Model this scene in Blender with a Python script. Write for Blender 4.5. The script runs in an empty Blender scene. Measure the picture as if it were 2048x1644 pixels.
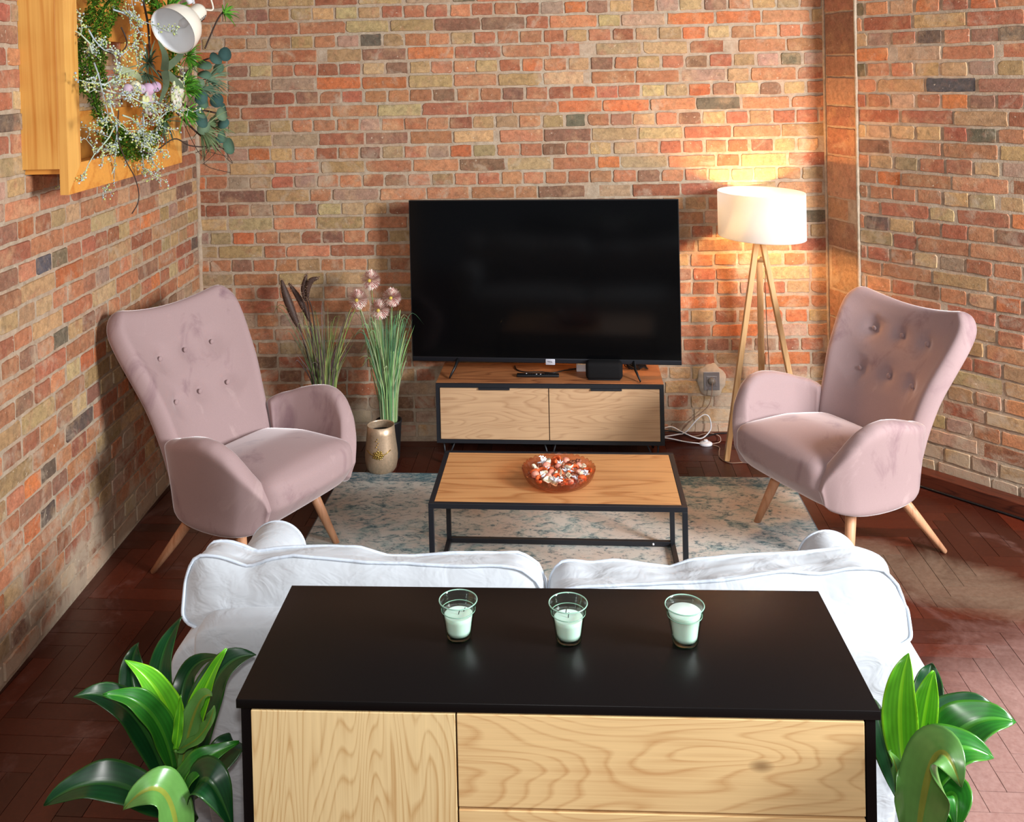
import bpy, bmesh, math, random
from mathutils import Vector, Matrix, noise
random.seed(7)
PI = math.pi
scene = bpy.context.scene
COL = scene.collection

# ------------------------------------------------------------------ helpers
def srgb(r, g, b):
    f = lambda c: (c/255/12.92) if c/255 <= .04045 else ((c/255+.055)/1.055)**2.4
    return (f(r), f(g), f(b), 1)

def link(name, bm, mat, parent=None, smooth=True, subsurf=0, loc=None, rotz=None):
    me = bpy.data.meshes.new(name)
    bm.normal_update()
    bm.to_mesh(me); bm.free()
    o = bpy.data.objects.new(name, me)
    COL.objects.link(o)
    mats = mat if isinstance(mat, (list, tuple)) else [mat]
    for m in mats: me.materials.append(m)
    for p in me.polygons: p.use_smooth = smooth
    if parent is not None: o.parent = parent
    if subsurf:
        s = o.modifiers.new('sub', 'SUBSURF'); s.levels = subsurf; s.render_levels = subsurf
    if loc is not None: o.location = loc
    if rotz is not None: o.rotation_euler = (0, 0, rotz)
    return o

def tag(o, label, cat, group=None, kind=None):
    o['label'] = label; o['category'] = cat
    if group: o['group'] = group
    if kind: o['kind'] = kind
    return o

def thing(name, label, cat, loc=(0, 0, 0), rotz=0, group=None):
    o = bpy.data.objects.new(name, None); COL.objects.link(o)
    o.location = loc; o.rotation_euler = (0, 0, rotz); o.empty_display_size = .1
    return tag(o, label, cat, group)

def struct(name, bm, mat, smooth=False):
    o = link(name, bm, mat, smooth=smooth); o['kind'] = 'structure'; return o

def dup(root, loc, rotz, label=None, group=None):
    r = root.copy(); COL.objects.link(r); r.location = loc; r.rotation_euler = (0, 0, rotz)
    if label: r['label'] = label
    if group: r['group'] = group
    for ch in list(root.children):
        c = ch.copy(); COL.objects.link(c); c.parent = r
        for g in list(ch.children):
            d = g.copy(); COL.objects.link(d); d.parent = c
    return r

def add_box(bm, x0, x1, y0, y1, z0, z1, bev=0.0, seg=2, M=None, mi=0):
    r = bmesh.ops.create_cube(bm, size=1)
    vs = r['verts']
    for v in vs:
        v.co = Vector(((x0+x1)/2+v.co.x*(x1-x0), (y0+y1)/2+v.co.y*(y1-y0), (z0+z1)/2+v.co.z*(z1-z0)))
    if bev > 0:
        es = list({e for v in vs for e in v.link_edges})
        rr = bmesh.ops.bevel(bm, geom=es, offset=bev, segments=seg, affect='EDGES', profile=.5)
        vs = list({v for f in rr['faces'] for v in f.verts} | {v for v in vs if v.is_valid})
    if M is not None:
        for v in vs: v.co = M @ v.co
    if mi:
        for f in {f for v in vs for f in v.link_faces}: f.material_index = mi
    return vs

def box(x0, x1, y0, y1, z0, z1, bev=0.0, seg=2, M=None):
    bm = bmesh.new(); add_box(bm, x0, x1, y0, y1, z0, z1, bev, seg, M); return bm

def add_tube(bm, pts, rad, n=8, cap=True, closed=False, flat=None):
    pts = [Vector(p) for p in pts]; N = len(pts)
    rads = rad if isinstance(rad, (list, tuple)) else [rad]*N
    rings = []; up = None
    for i, p in enumerate(pts):
        a = pts[(i-1) % N] if (i > 0 or closed) else pts[0]
        b = pts[(i+1) % N] if (i < N-1 or closed) else pts[-1]
        t = (b-a)
        if t.length < 1e-9: t = Vector((0, 0, 1))
        t.normalize()
        if up is None:
            up = Vector((0, 0, 1)) if abs(t.z) < .9 else Vector((1, 0, 0))
        up = (up - t*up.dot(t))
        if up.length < 1e-6: up = t.orthogonal()
        up.normalize(); s = t.cross(up)
        k = flat if flat else 1
        rings.append([bm.verts.new(p + (s*math.cos(2*PI*j/n)*k + up*math.sin(2*PI*j/n))*rads[i]) for j in range(n)])
    M = N if closed else N-1
    for i in range(M):
        A, B = rings[i], rings[(i+1) % N]
        for j in range(n):
            bm.faces.new((A[j], A[(j+1) % n], B[(j+1) % n], B[j]))
    if cap and not closed:
        bm.faces.new(list(reversed(rings[0]))); bm.faces.new(rings[-1])
    return rings

def tube(pts, rad, n=8, **k):
    bm = bmesh.new(); add_tube(bm, pts, rad, n, **k); bmesh.ops.recalc_face_normals(bm, faces=bm.faces); return bm

def add_lathe(bm, prof, n=32, sx=1, sy=1, cx=0, cy=0, mod=None):
    rings = []
    for i, (r, z) in enumerate(prof):
        if r < 1e-6: rings.append([bm.verts.new((cx, cy, z))]); continue
        ring = []
        for j in range(n):
            a = 2*PI*j/n; rr, zz = (r, z) if mod is None else mod(i, a, r, z)
            ring.append(bm.verts.new((cx+rr*math.cos(a)*sx, cy+rr*math.sin(a)*sy, zz)))
        rings.append(ring)
    for A, B in zip(rings[:-1], rings[1:]):
        for j in range(n):
            k = (j+1) % n
            if len(A) == 1 and len(B) == 1: continue
            if len(A) == 1: bm.faces.new((A[0], B[j], B[k]))
            elif len(B) == 1: bm.faces.new((A[j], A[k], B[0]))
            else: bm.faces.new((A[j], A[k], B[k], B[j]))
    return rings

def lathe(prof, n=32, **k):
    bm = bmesh.new(); add_lathe(bm, prof, n, **k); bmesh.ops.recalc_face_normals(bm, faces=bm.faces); return bm

def smooth_path(pts, k=6):
    P = [Vector(p) for p in pts]; out = []
    for i in range(len(P)-1):
        p0 = P[max(i-1, 0)]; p1 = P[i]; p2 = P[i+1]; p3 = P[min(i+2, len(P)-1)]
        for j in range(k):
            t = j/k
            out.append(.5*((2*p1)+(p2-p0)*t+(2*p0-5*p1+4*p2-p3)*t*t+(3*p1-p0-3*p2+p3)*t**3))
    out.append(P[-1]); return out

def interp(tab, x):
    if x <= tab[0][0]: return tab[0][1]
    for (a, b), (c, d) in zip(tab[:-1], tab[1:]):
        if x <= c: return b+(d-b)*(x-a)/max(c-a, 1e-9)
    return tab[-1][1]

# ------------------------------------------------------------------ materials
def new_mat(name):
    m = bpy.data.materials.new(name); m.use_nodes = True
    nt = m.node_tree; b = nt.nodes['Principled BSDF']; return m, nt, b
def N(nt, t, **k):
    n = nt.nodes.new(t)
    for a, v in k.items():
        if hasattr(n, a): setattr(n, a, v)
    return n
def coords(nt, scale=(1, 1, 1), kind='Object', rot=(0, 0, 0)):
    tc = N(nt, 'ShaderNodeTexCoord'); mp = N(nt, 'ShaderNodeMapping')
    mp.inputs['Scale'].default_value = scale; mp.inputs['Rotation'].default_value = rot
    nt.links.new(tc.outputs[kind], mp.inputs['Vector']); return mp.outputs['Vector']
def noise_n(nt, vec, scale, detail=4, rough=.55, dist=0):
    n = N(nt, 'ShaderNodeTexNoise'); n.inputs['Scale'].default_value = scale
    n.inputs['Detail'].default_value = detail; n.inputs['Roughness'].default_value = rough
    n.inputs['Distortion'].default_value = dist
    if vec is not None: nt.links.new(vec, n.inputs['Vector'])
    return n.outputs['Fac']
def ramp(nt, fac, stops, interp_='LINEAR'):
    r = N(nt, 'ShaderNodeValToRGB'); cr = r.color_ramp; cr.interpolation = interp_
    while len(cr.elements) < len(stops): cr.elements.new(.5)
    for e, (p, c) in zip(cr.elements, stops):
        e.position = p; e.color = c if isinstance(c, (tuple, list)) else (c, c, c, 1)
    nt.links.new(fac, r.inputs['Fac']); return r.outputs['Color']
def mix(nt, fac, a, b, mode='MIX'):
    m = N(nt, 'ShaderNodeMix', data_type='RGBA', blend_type=mode)
    for s, v in ((m.inputs[0], fac), (m.inputs[6], a), (m.inputs[7], b)):
        if isinstance(v, (int, float, tuple, list)): s.default_value = v
        else: nt.links.new(v, s)
    return m.outputs[2]
def math_n(nt, op, a, b=None, clamp=False):
    m = N(nt, 'ShaderNodeMath', operation=op, use_clamp=clamp)
    for i, v in enumerate((a, b)):
        if v is None: continue
        if isinstance(v, (int, float)): m.inputs[i].default_value = v
        else: nt.links.new(v, m.inputs[i])
    return m.outputs[0]
def bump(nt, b, height, strength=.3, dist=.002):
    n = N(nt, 'ShaderNodeBump'); n.inputs['Strength'].default_value = strength; n.inputs['Distance'].default_value = dist
    nt.links.new(height, n.inputs['Height']); nt.links.new(n.outputs['Normal'], b.inputs['Normal'])

def plain(name, col, rough=.5, metal=0, spec=.5, coat=0, var=0.0, vscale=60, bmp=0):
    m, nt, b = new_mat(name)
    b.inputs['Roughness'].default_value = rough; b.inputs['Metallic'].default_value = metal
    b.inputs['Specular IOR Level'].default_value = spec; b.inputs['Coat Weight'].default_value = coat
    f = noise_n(nt, coords(nt), vscale, 3)
    c = ramp(nt, f, [(.3, tuple(x*(1-var) for x in col[:3])+(1,)), (.7, tuple(min(1, x*(1+var)) for x in col[:3])+(1,))])
    nt.links.new(c, b.inputs['Base Color'])
    if bmp: bump(nt, b, f, bmp, .001)
    return m

def wood(name, light, dark, axis='X', rough=.45, rings=9, scale=1.0, knots=False, spec=.4, rscale=1.0):
    m, nt, b = new_mat(name)
    st = {'X': (.9, 6, 6), 'Y': (6, .9, 6), 'Z': (6, 6, .9)}[axis]
    v = coords(nt, tuple(s*scale for s in st))
    low = noise_n(nt, v, 1.0*rscale, 2, .45, .25)
    per = math_n(nt, 'FRACT', math_n(nt, 'MULTIPLY', low, rings*2.2))
    tri = ramp(nt, per, [(0, 0.0), (.18, .55), (.8, .8), (.97, .15), (1, 0)])
    fv = coords(nt, tuple(s*scale*(14 if s > 1 else 1.6) for s in st))
    fine = noise_n(nt, fv, 1.4, 5, .65)
    blot = noise_n(nt, coords(nt, (2.5, 2.5, 2.5)), 1.5, 2)
    fv2 = coords(nt, tuple(s*scale*(40 if s > 1 else 2.2) for s in st)); fine2 = noise_n(nt, fv2, 1.0, 4, .7)
    f = math_n(nt, 'ADD', math_n(nt, 'MULTIPLY', tri, .30), math_n(nt, 'MULTIPLY', fine, .55))
    f = math_n(nt, 'ADD', f, math_n(nt, 'MULTIPLY', fine2, .35))
    f = math_n(nt, 'ADD', f, math_n(nt, 'MULTIPLY', math_n(nt, 'SUBTRACT', blot, .5), .35))
    c = ramp(nt, f, [(.38, dark), (.66, light), (.9, tuple(min(1, x*1.12) for x in light[:3])+(1,))])
    if knots:
        vo = N(nt, 'ShaderNodeTexVoronoi'); vo.inputs['Scale'].default_value = 3.1
        nt.links.new(coords(nt, tuple((.8 if s < 1 else 1.5) for s in st)), vo.inputs['Vector'])
        kf = ramp(nt, vo.outputs['Distance'], [(.03, 1), (.075, 0)])
        c = mix(nt, kf, c, tuple(x*.45 for x in dark[:3])+(1,))
    nt.links.new(c, b.inputs['Base Color'])
    b.inputs['Roughness'].default_value = rough; b.inputs['Specular IOR Level'].default_value = spec
    bump(nt, b, fine, .12, .0006)
    return m

def velvet(name, col, nap, dark):
    m, nt, b = new_mat(name)
    n1 = noise_n(nt, coords(nt, (1, 1, .6)), 5, 6, .62, 1.0)
    n2 = noise_n(nt, coords(nt), 900, 2)
    c = ramp(nt, n1, [(.28, dark), (.45, col), (.6, col), (.78, nap)])
    c = mix(nt, .12, c, ramp(nt, n2, [(.3, .1), (.7, .9)]), 'OVERLAY')
    nt.links.new(c, b.inputs['Base Color'])
    b.inputs['Roughness'].default_value = .85; b.inputs['Specular IOR Level'].default_value = .15
    b.inputs['Sheen Weight'].default_value = .9; b.inputs['Sheen Roughness'].default_value = .3
    b.inputs['Sheen Tint'].default_value = (1, .92, .92, 1)
    bump(nt, b, n2, .05, .0005)
    return m

def fabric(name, col, var=.05, bmp=.12, sc=600):
    m, nt, b = new_mat(name)
    f = noise_n(nt, coords(nt), sc, 3); g = noise_n(nt, coords(nt), 6, 4)
    c = ramp(nt, g, [(.3, tuple(x*(1-var) for x in col[:3])+(1,)), (.7, col)])
    nt.links.new(c, b.inputs['Base Color'])
    b.inputs['Roughness'].default_value = .9; b.inputs['Specular IOR Level'].default_value = .2
    b.inputs['Sheen Weight'].default_value = .2
    bump(nt, b, math_n(nt, 'ADD', math_n(nt, 'MULTIPLY', f, .02), noise_n(nt, coords(nt, (1, 1, 1.6)), 11, 3, .5, .8)), .35 if var == .05 else .1, .02 if var == .05 else .001); return m

def thin_glass(name, tint, edge, refl=1.0):
    m, nt, b = new_mat(name); nt.nodes.remove(b); out = nt.nodes['Material Output']
    lw = N(nt, 'ShaderNodeLayerWeight'); lw.inputs['Blend'].default_value = .35
    tr = N(nt, 'ShaderNodeBsdfTransparent'); gl = N(nt, 'ShaderNodeBsdfGlossy'); gl.inputs['Roughness'].default_value = .03
    nt.links.new(ramp(nt, lw.outputs['Facing'], [(0, tint), (.55, tint), (1, edge)]), tr.inputs['Color'])
    fr = ramp(nt, lw.outputs['Facing'], [(0, .07), (.4, .12), (.8, .45), (1, .95)])
    mx = N(nt, 'ShaderNodeMixShader'); nt.links.new(math_n(nt, 'MULTIPLY', fr, refl, True), mx.inputs[0])
    nt.links.new(tr.outputs[0], mx.inputs[1]); nt.links.new(gl.outputs[0], mx.inputs[2])
    nt.links.new(mx.outputs[0], out.inputs['Surface']); return m

def vcol_mat(name, rough=.6, spec=.4, sheen=0, noise_amt=.15, nscale=30, bmp=0, trans=0):
    m, nt, b = new_mat(name)
    at = N(nt, 'ShaderNodeAttribute', attribute_name='Col')
    f = noise_n(nt, coords(nt), nscale, 4)
    c = mix(nt, noise_amt*2, at.outputs['Color'], ramp(nt, f, [(.25, .12), (.75, .88)]), 'OVERLAY')
    nt.links.new(c, b.inputs['Base Color'])
    b.inputs['Roughness'].default_value = rough; b.inputs['Specular IOR Level'].default_value = spec
    b.inputs['Sheen Weight'].default_value = sheen
    if bmp: bump(nt, b, f, bmp, .002)
    return m

# brick, mortar: colour attribute per brick plus weathering
def brick_material():
    m, nt, b = new_mat('old_brick')
    at = N(nt, 'ShaderNodeAttribute', attribute_name='Col')
    v = coords(nt)
    big = noise_n(nt, v, 9, 5, .6); mid = noise_n(nt, v, 42, 5, .65, .4); fine = noise_n(nt, v, 190, 4, .7)
    c = mix(nt, ramp(nt, big, [(.52, 0), (.72, .55)]), at.outputs['Color'], srgb(196, 158, 118))
    c = mix(nt, ramp(nt, noise_n(nt, v, 13, 4, .6), [(.56, 0), (.75, .5)]), c, srgb(166, 100, 80))
    c = mix(nt, .9, c, ramp(nt, mid, [(.25, .55), (.5, .98), (.78, 1.35)]), 'MULTIPLY')
    c = mix(nt, ramp(nt, noise_n(nt, v, 24, 5, .7, .5), [(.5, 0), (.7, .35)]), c, srgb(150, 122, 98))
    c = mix(nt, .8, c, ramp(nt, fine, [(.25, .72), (.75, 1.25)]), 'MULTIPLY')
    # smeared mortar and lime bloom, more towards the floor
    tc = N(nt, 'ShaderNodeTexCoord'); sp = N(nt, 'ShaderNodeSeparateXYZ'); nt.links.new(tc.outputs['Object'], sp.inputs[0])
    hgt = ramp(nt, math_n(nt, 'MULTIPLY', sp.outputs['Z'], .5), [(0.0, .42), (.035, .24), (.11, .13), (.3, .05), (1, 0.0)])
    wash = math_n(nt, 'ADD', noise_n(nt, v, 6.5, 6, .68, .6), hgt)
    wf = ramp(nt, wash, [(.58, 0), (.74, .75)])
    c = mix(nt, wf, c, srgb(186, 166, 142))
    sp2 = ramp(nt, noise_n(nt, v, 75, 3, .5), [(.68, 0), (.76, .7)])
    c = mix(nt, sp2, c, srgb(215, 195, 170))
    nt.links.new(c, b.inputs['Base Color'])
    b.inputs['Roughness'].default_value = .88; b.inputs['Specular IOR Level'].default_value = .25
    bump(nt, b, math_n(nt, 'ADD', mid, math_n(nt, 'MULTIPLY', fine, .6)), .55, .004)
    return m
def mortar_material():
    m, nt, b = new_mat('lime_mortar')
    v = coords(nt)
    f = noise_n(nt, v, 30, 6, .7); g = noise_n(nt, v, 5, 4)
    c = ramp(nt, f, [(.25, srgb(142, 124, 104)), (.5, srgb(174, 156, 134)), (.8, srgb(198, 182, 160))])
    c = mix(nt, ramp(nt, g, [(.35, .0), (.7, .35)]), c, srgb(186, 140, 110))
    nt.links.new(c, b.inputs['Base Color']); b.inputs['Roughness'].default_value = .95
    b.inputs['Specular IOR Level'].default_value = .15
    bump(nt, b, noise_n(nt, v, 120, 5, .7), .7, .004); return m

def floor_material():
    m, nt, b = new_mat('parquet_blocks')
    at = N(nt, 'ShaderNodeAttribute', attribute_name='Col'); v = coords(nt)
    g = noise_n(nt, v, 60, 5, .7); s = noise_n(nt, coords(nt, (1, 1, 1)), 3.2, 6, .68, .8)
    c = mix(nt, .5, at.outputs['Color'], ramp(nt, g, [(.25, .25), (.75, .75)]), 'OVERLAY')
    tc = N(nt, 'ShaderNodeTexCoord'); sp = N(nt, 'ShaderNodeSeparateXYZ'); nt.links.new(tc.outputs['Object'], sp.inputs[0])
    # traffic wear: stain rubbed off in a walked path on the right, plus window light painted in
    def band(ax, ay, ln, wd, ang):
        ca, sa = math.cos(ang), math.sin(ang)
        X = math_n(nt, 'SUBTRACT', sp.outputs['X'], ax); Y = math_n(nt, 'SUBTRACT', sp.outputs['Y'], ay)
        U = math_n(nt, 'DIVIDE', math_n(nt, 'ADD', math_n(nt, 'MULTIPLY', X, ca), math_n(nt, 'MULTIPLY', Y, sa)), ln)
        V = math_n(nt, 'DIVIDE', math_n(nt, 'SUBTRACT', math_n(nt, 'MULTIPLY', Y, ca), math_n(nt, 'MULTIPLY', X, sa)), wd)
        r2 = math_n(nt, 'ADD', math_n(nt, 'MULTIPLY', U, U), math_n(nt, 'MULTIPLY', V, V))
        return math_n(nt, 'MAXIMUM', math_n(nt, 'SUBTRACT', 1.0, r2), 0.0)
    pk = band(1.75, 2.2, 1.25, 1.25, 0)  # pink-grey patch: window reflection on the boards put into the base colour
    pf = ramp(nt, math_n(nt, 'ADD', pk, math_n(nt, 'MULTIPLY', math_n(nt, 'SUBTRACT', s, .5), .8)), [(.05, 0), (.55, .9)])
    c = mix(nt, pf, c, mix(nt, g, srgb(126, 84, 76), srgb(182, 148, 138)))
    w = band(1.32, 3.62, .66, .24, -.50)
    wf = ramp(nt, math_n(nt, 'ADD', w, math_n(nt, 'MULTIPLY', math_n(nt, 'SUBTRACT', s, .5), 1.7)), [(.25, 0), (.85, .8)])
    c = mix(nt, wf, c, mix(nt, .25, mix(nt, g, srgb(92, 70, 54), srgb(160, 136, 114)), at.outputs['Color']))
    scr = ramp(nt, noise_n(nt, coords(nt, (9, 40, 1), rot=(0, 0, .6)), 1.3, 5, .7), [(.66, 0), (.8, .4)])
    c = mix(nt, scr, c, srgb(120, 70, 45))
    nt.links.new(c, b.inputs['Base Color'])
    r = ramp(nt, s, [(.3, .26), (.7, .46)]); nt.links.new(r, b.inputs['Roughness'])
    b.inputs['Specular IOR Level'].default_value = .45
    bump(nt, b, g, .15, .001); return m

def rug_material():
    m, nt, b = new_mat('distressed_rug'); v = coords(nt)
    big = noise_n(nt, coords(nt, (1, 1.6, 1)), 2.6, 4, .6, .8)
    mid = noise_n(nt, coords(nt, (1, 1.5, 1)), 11, 5, .72, 1.2)
    fine = noise_n(nt, coords(nt, (1, 2.0, 1)), 38, 4, .75, .6)
    pin = ramp(nt, noise_n(nt, v, 5, 3), [(.35, srgb(192, 178, 166)), (.65, srgb(196, 196, 188))])
    c = mix(nt, ramp(nt, math_n(nt, 'ADD', math_n(nt, 'MULTIPLY', mid, .6), math_n(nt, 'MULTIPLY', big, .4)), [(.48, 0), (.60, .8)]), pin, srgb(124, 152, 150))
    c = mix(nt, ramp(nt, math_n(nt, 'ADD', math_n(nt, 'MULTIPLY', fine, .6), math_n(nt, 'MULTIPLY', mid, .4)), [(.51, 0), (.61, .9)]), c, srgb(64, 90, 100))
    c = mix(nt, ramp(nt, fine, [(.28, .6), (.42, 0)]), c, srgb(206, 194, 186))
    # faded diamond medallion lines
    sp = N(nt, 'ShaderNodeSeparateXYZ'); tc = N(nt, 'ShaderNodeTexCoord'); nt.links.new(tc.outputs['Object'], sp.inputs[0])
    ax = math_n(nt, 'ABSOLUTE', sp.outputs['X']); ay = math_n(nt, 'ABSOLUTE', sp.outputs['Y'])
    d = math_n(nt, 'FRACT', math_n(nt, 'MULTIPLY', math_n(nt, 'ADD', math_n(nt, 'MULTIPLY', ax, 1.0), math_n(nt, 'MULTIPLY', ay, .75)), 2.3))
    ln = ramp(nt, d, [(.0, 0), (.06, 1), (.13, 0)])
    c = mix(nt, math_n(nt, 'MULTIPLY', ln, ramp(nt, mid, [(.4, .0), (.6, .75)])), c, srgb(205, 190, 180))
    ex = math_n(nt, 'GREATER_THAN', ay, .705)
    c = mix(nt, math_n(nt, 'MULTIPLY', ex, ramp(nt, fine, [(.4, .25), (.6, .9)])), c, srgb(70, 100, 112))
    nt.links.new(c, b.inputs['Base Color']); b.inputs['Roughness'].default_value = .95
    b.inputs['Specular IOR Level'].default_value = .1
    bump(nt, b, noise_n(nt, v, 500, 2), .3, .002); return m

M = {}
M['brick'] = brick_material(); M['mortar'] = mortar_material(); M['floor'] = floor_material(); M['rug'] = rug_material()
M['gap'] = plain('floor_gap_dirt', srgb(30, 14, 8), .8, var=.2)
M['skirt'] = wood('stained_skirting', srgb(86, 38, 22), srgb(46, 18, 11), 'X', .45)
M['rugedge'] = fabric('rug_edge_binding', srgb(70, 84, 92))
M['oak_light_v'] = wood('pale_oak_vertical', srgb(232, 200, 146), srgb(202, 158, 102), 'Z', .5, rings=20, scale=1.0)
M['oak_light_h'] = wood('pale_oak_horizontal', srgb(230, 192, 136), srgb(204, 156, 102), 'X', .5, rings=17, scale=1.0, knots=True)
M['oak_mid'] = wood('warm_oak', srgb(206, 150, 96), srgb(172, 112, 64), 'X', .42, rings=6, scale=1.0)
M['oak_tv'] = wood('tv_oak_front', srgb(196, 158, 120), srgb(172, 132, 96), 'X', .55, rings=14, scale=1.1, knots=True)
M['oak_tvtop'] = wood('tv_oak_top', srgb(176, 112, 68), srgb(122, 70, 40), 'X', .5, rings=6, scale=1.1)
M['oak_rough'] = wood('inner_board', srgb(190, 130, 70), srgb(70, 50, 30), 'X', .5, rings=12, scale=1.3)
M['pine'] = wood('honey_plywood', srgb(222, 164, 84), srgb(196, 124, 50), 'Z', .38, rings=4, scale=.7, spec=.5, rscale=.8)
M['pine_h'] = wood('honey_plywood_h', srgb(220, 150, 66), srgb(194, 114, 40), 'Y', .38, rings=4, scale=.7, spec=.5, rscale=.8)
M['ply'] = plain('ply_edge', srgb(176, 124, 84), .6, var=.25, vscale=200)
M['ash'] = wood('ash_tripod', srgb(214, 170, 118), srgb(186, 136, 86), 'Z', .5, rings=4)
M['beech'] = wood('beech_leg', srgb(206, 150, 112), srgb(176, 116, 80), 'Z', .5, rings=4)
M['black'] = plain('black_laminate', srgb(19, 15, 14), .36, spec=.16, var=.08, vscale=400)
M['blackmetal'] = plain('black_steel', srgb(24, 26, 32), .45, spec=.5, var=.05)
M['blackplastic'] = plain('black_plastic', srgb(17, 17, 19), .4, spec=.4)
M['speakercloth'] = plain('speaker_cloth', srgb(20, 19, 20), .85, spec=.15, var=.35, vscale=900)
M['screen'] = plain('tv_glass', srgb(6, 6, 7), .12, spec=.22)
M['badge'] = plain('silver_badge', srgb(205, 205, 215), .3, metal=.3)
M['ink'] = plain('dark_print', srgb(50, 50, 58), .6)
M['velvet'] = velvet('mauve_velvet', srgb(164, 138, 136), srgb(186, 160, 156), srgb(132, 104, 108))
M['sofa'] = fabric('white_cotton', srgb(196, 200, 204))
M['piping'] = fabric('white_piping', srgb(206, 215, 226))
M['white'] = plain('white_plastic', srgb(226, 226, 230), .4)
M['cream'] = plain('cream_enamel', srgb(232, 222, 204), .3, coat=.3)
M['innerwhite'] = plain('reflector_inside', srgb(246, 249, 252), .6, spec=.6)
M['chrome'] = plain('brushed_steel', srgb(176, 178, 184), .3, metal=.9)
M['clear'] = thin_glass('clear_cable', srgb(225, 205, 190), srgb(150, 120, 100))
M['cablegrey'] = plain('translucent_cable', srgb(150, 118, 98), .3)
M['greenglass'] = thin_glass('green_glass', srgb(248, 254, 250), srgb(96, 160, 126))
M['greenbase'] = thin_glass('green_glass_base', srgb(120, 196, 160), srgb(22, 84, 56))
M['amber'] = thin_glass('amber_glass', srgb(252, 226, 212), srgb(206, 130, 100), 1.0)
M['wax'] = plain('candle_wax', srgb(240, 252, 242), .45); M['wax'].node_tree.nodes['Principled BSDF'].inputs['Subsurface Weight'].default_value = .2
M['rim'] = plain('thick_green_glass', srgb(150, 192, 170), .12, spec=.8)
M['wick'] = plain('burnt_wick', srgb(40, 36, 34), .9)
M['soil_and_shade'] = plain('dark_soil_and_shade', srgb(26, 20, 16), .95, var=.4, bmp=.6)
M['blackpot'] = plain('black_pot', srgb(28, 26, 28), .5)
M['gold'] = plain('champagne_gold', srgb(206, 178, 148), .38, metal=.6, var=.12, vscale=120)
M['bronze'] = plain('ornament_gold', srgb(190, 160, 90), .3, metal=.9)
M['leaf'] = vcol_mat('glossy_leaf', .3, .5, noise_amt=.12, nscale=14)
M['grass'] = vcol_mat('grass_blade', .55, .3, noise_amt=.1)
M['moss'] = vcol_mat('moss', .95, .1, noise_amt=.4, nscale=60, bmp=.9)
M['sprig'] = vcol_mat('frosted_sprig', .8, .2, noise_amt=.1)
M['petal'] = vcol_mat('dried_petal', .65, .3, noise_amt=.15)
M['twig'] = plain('dark_twig', srgb(62, 46, 38), .8, var=.3)

# ------------------------------------------------------------------ camera (position, lens and view measured from the photograph)
cd = bpy.data.cameras.new('camera'); cam = bpy.data.objects.new('camera', cd); COL.objects.link(cam)
R = Vector((0.99613674, 0.08473673, -0.02304949)); U = Vector((0.02150761, 0.01906427, 0.9995869)); D = Vector((-0.08514115, 0.99622098, -0.01716814))
cam.matrix_world = Matrix(((R.x, U.x, -D.x, 0), (R.y, U.y, -D.y, 0), (R.z, U.z, -D.z, 1.8995), (0, 0, 0, 1)))
cd.sensor_width = 36; cd.lens = 33.997; cd.shift_x = .02505; cd.shift_y = -.31831; cd.clip_start = .05
scene.camera = cam

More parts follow.
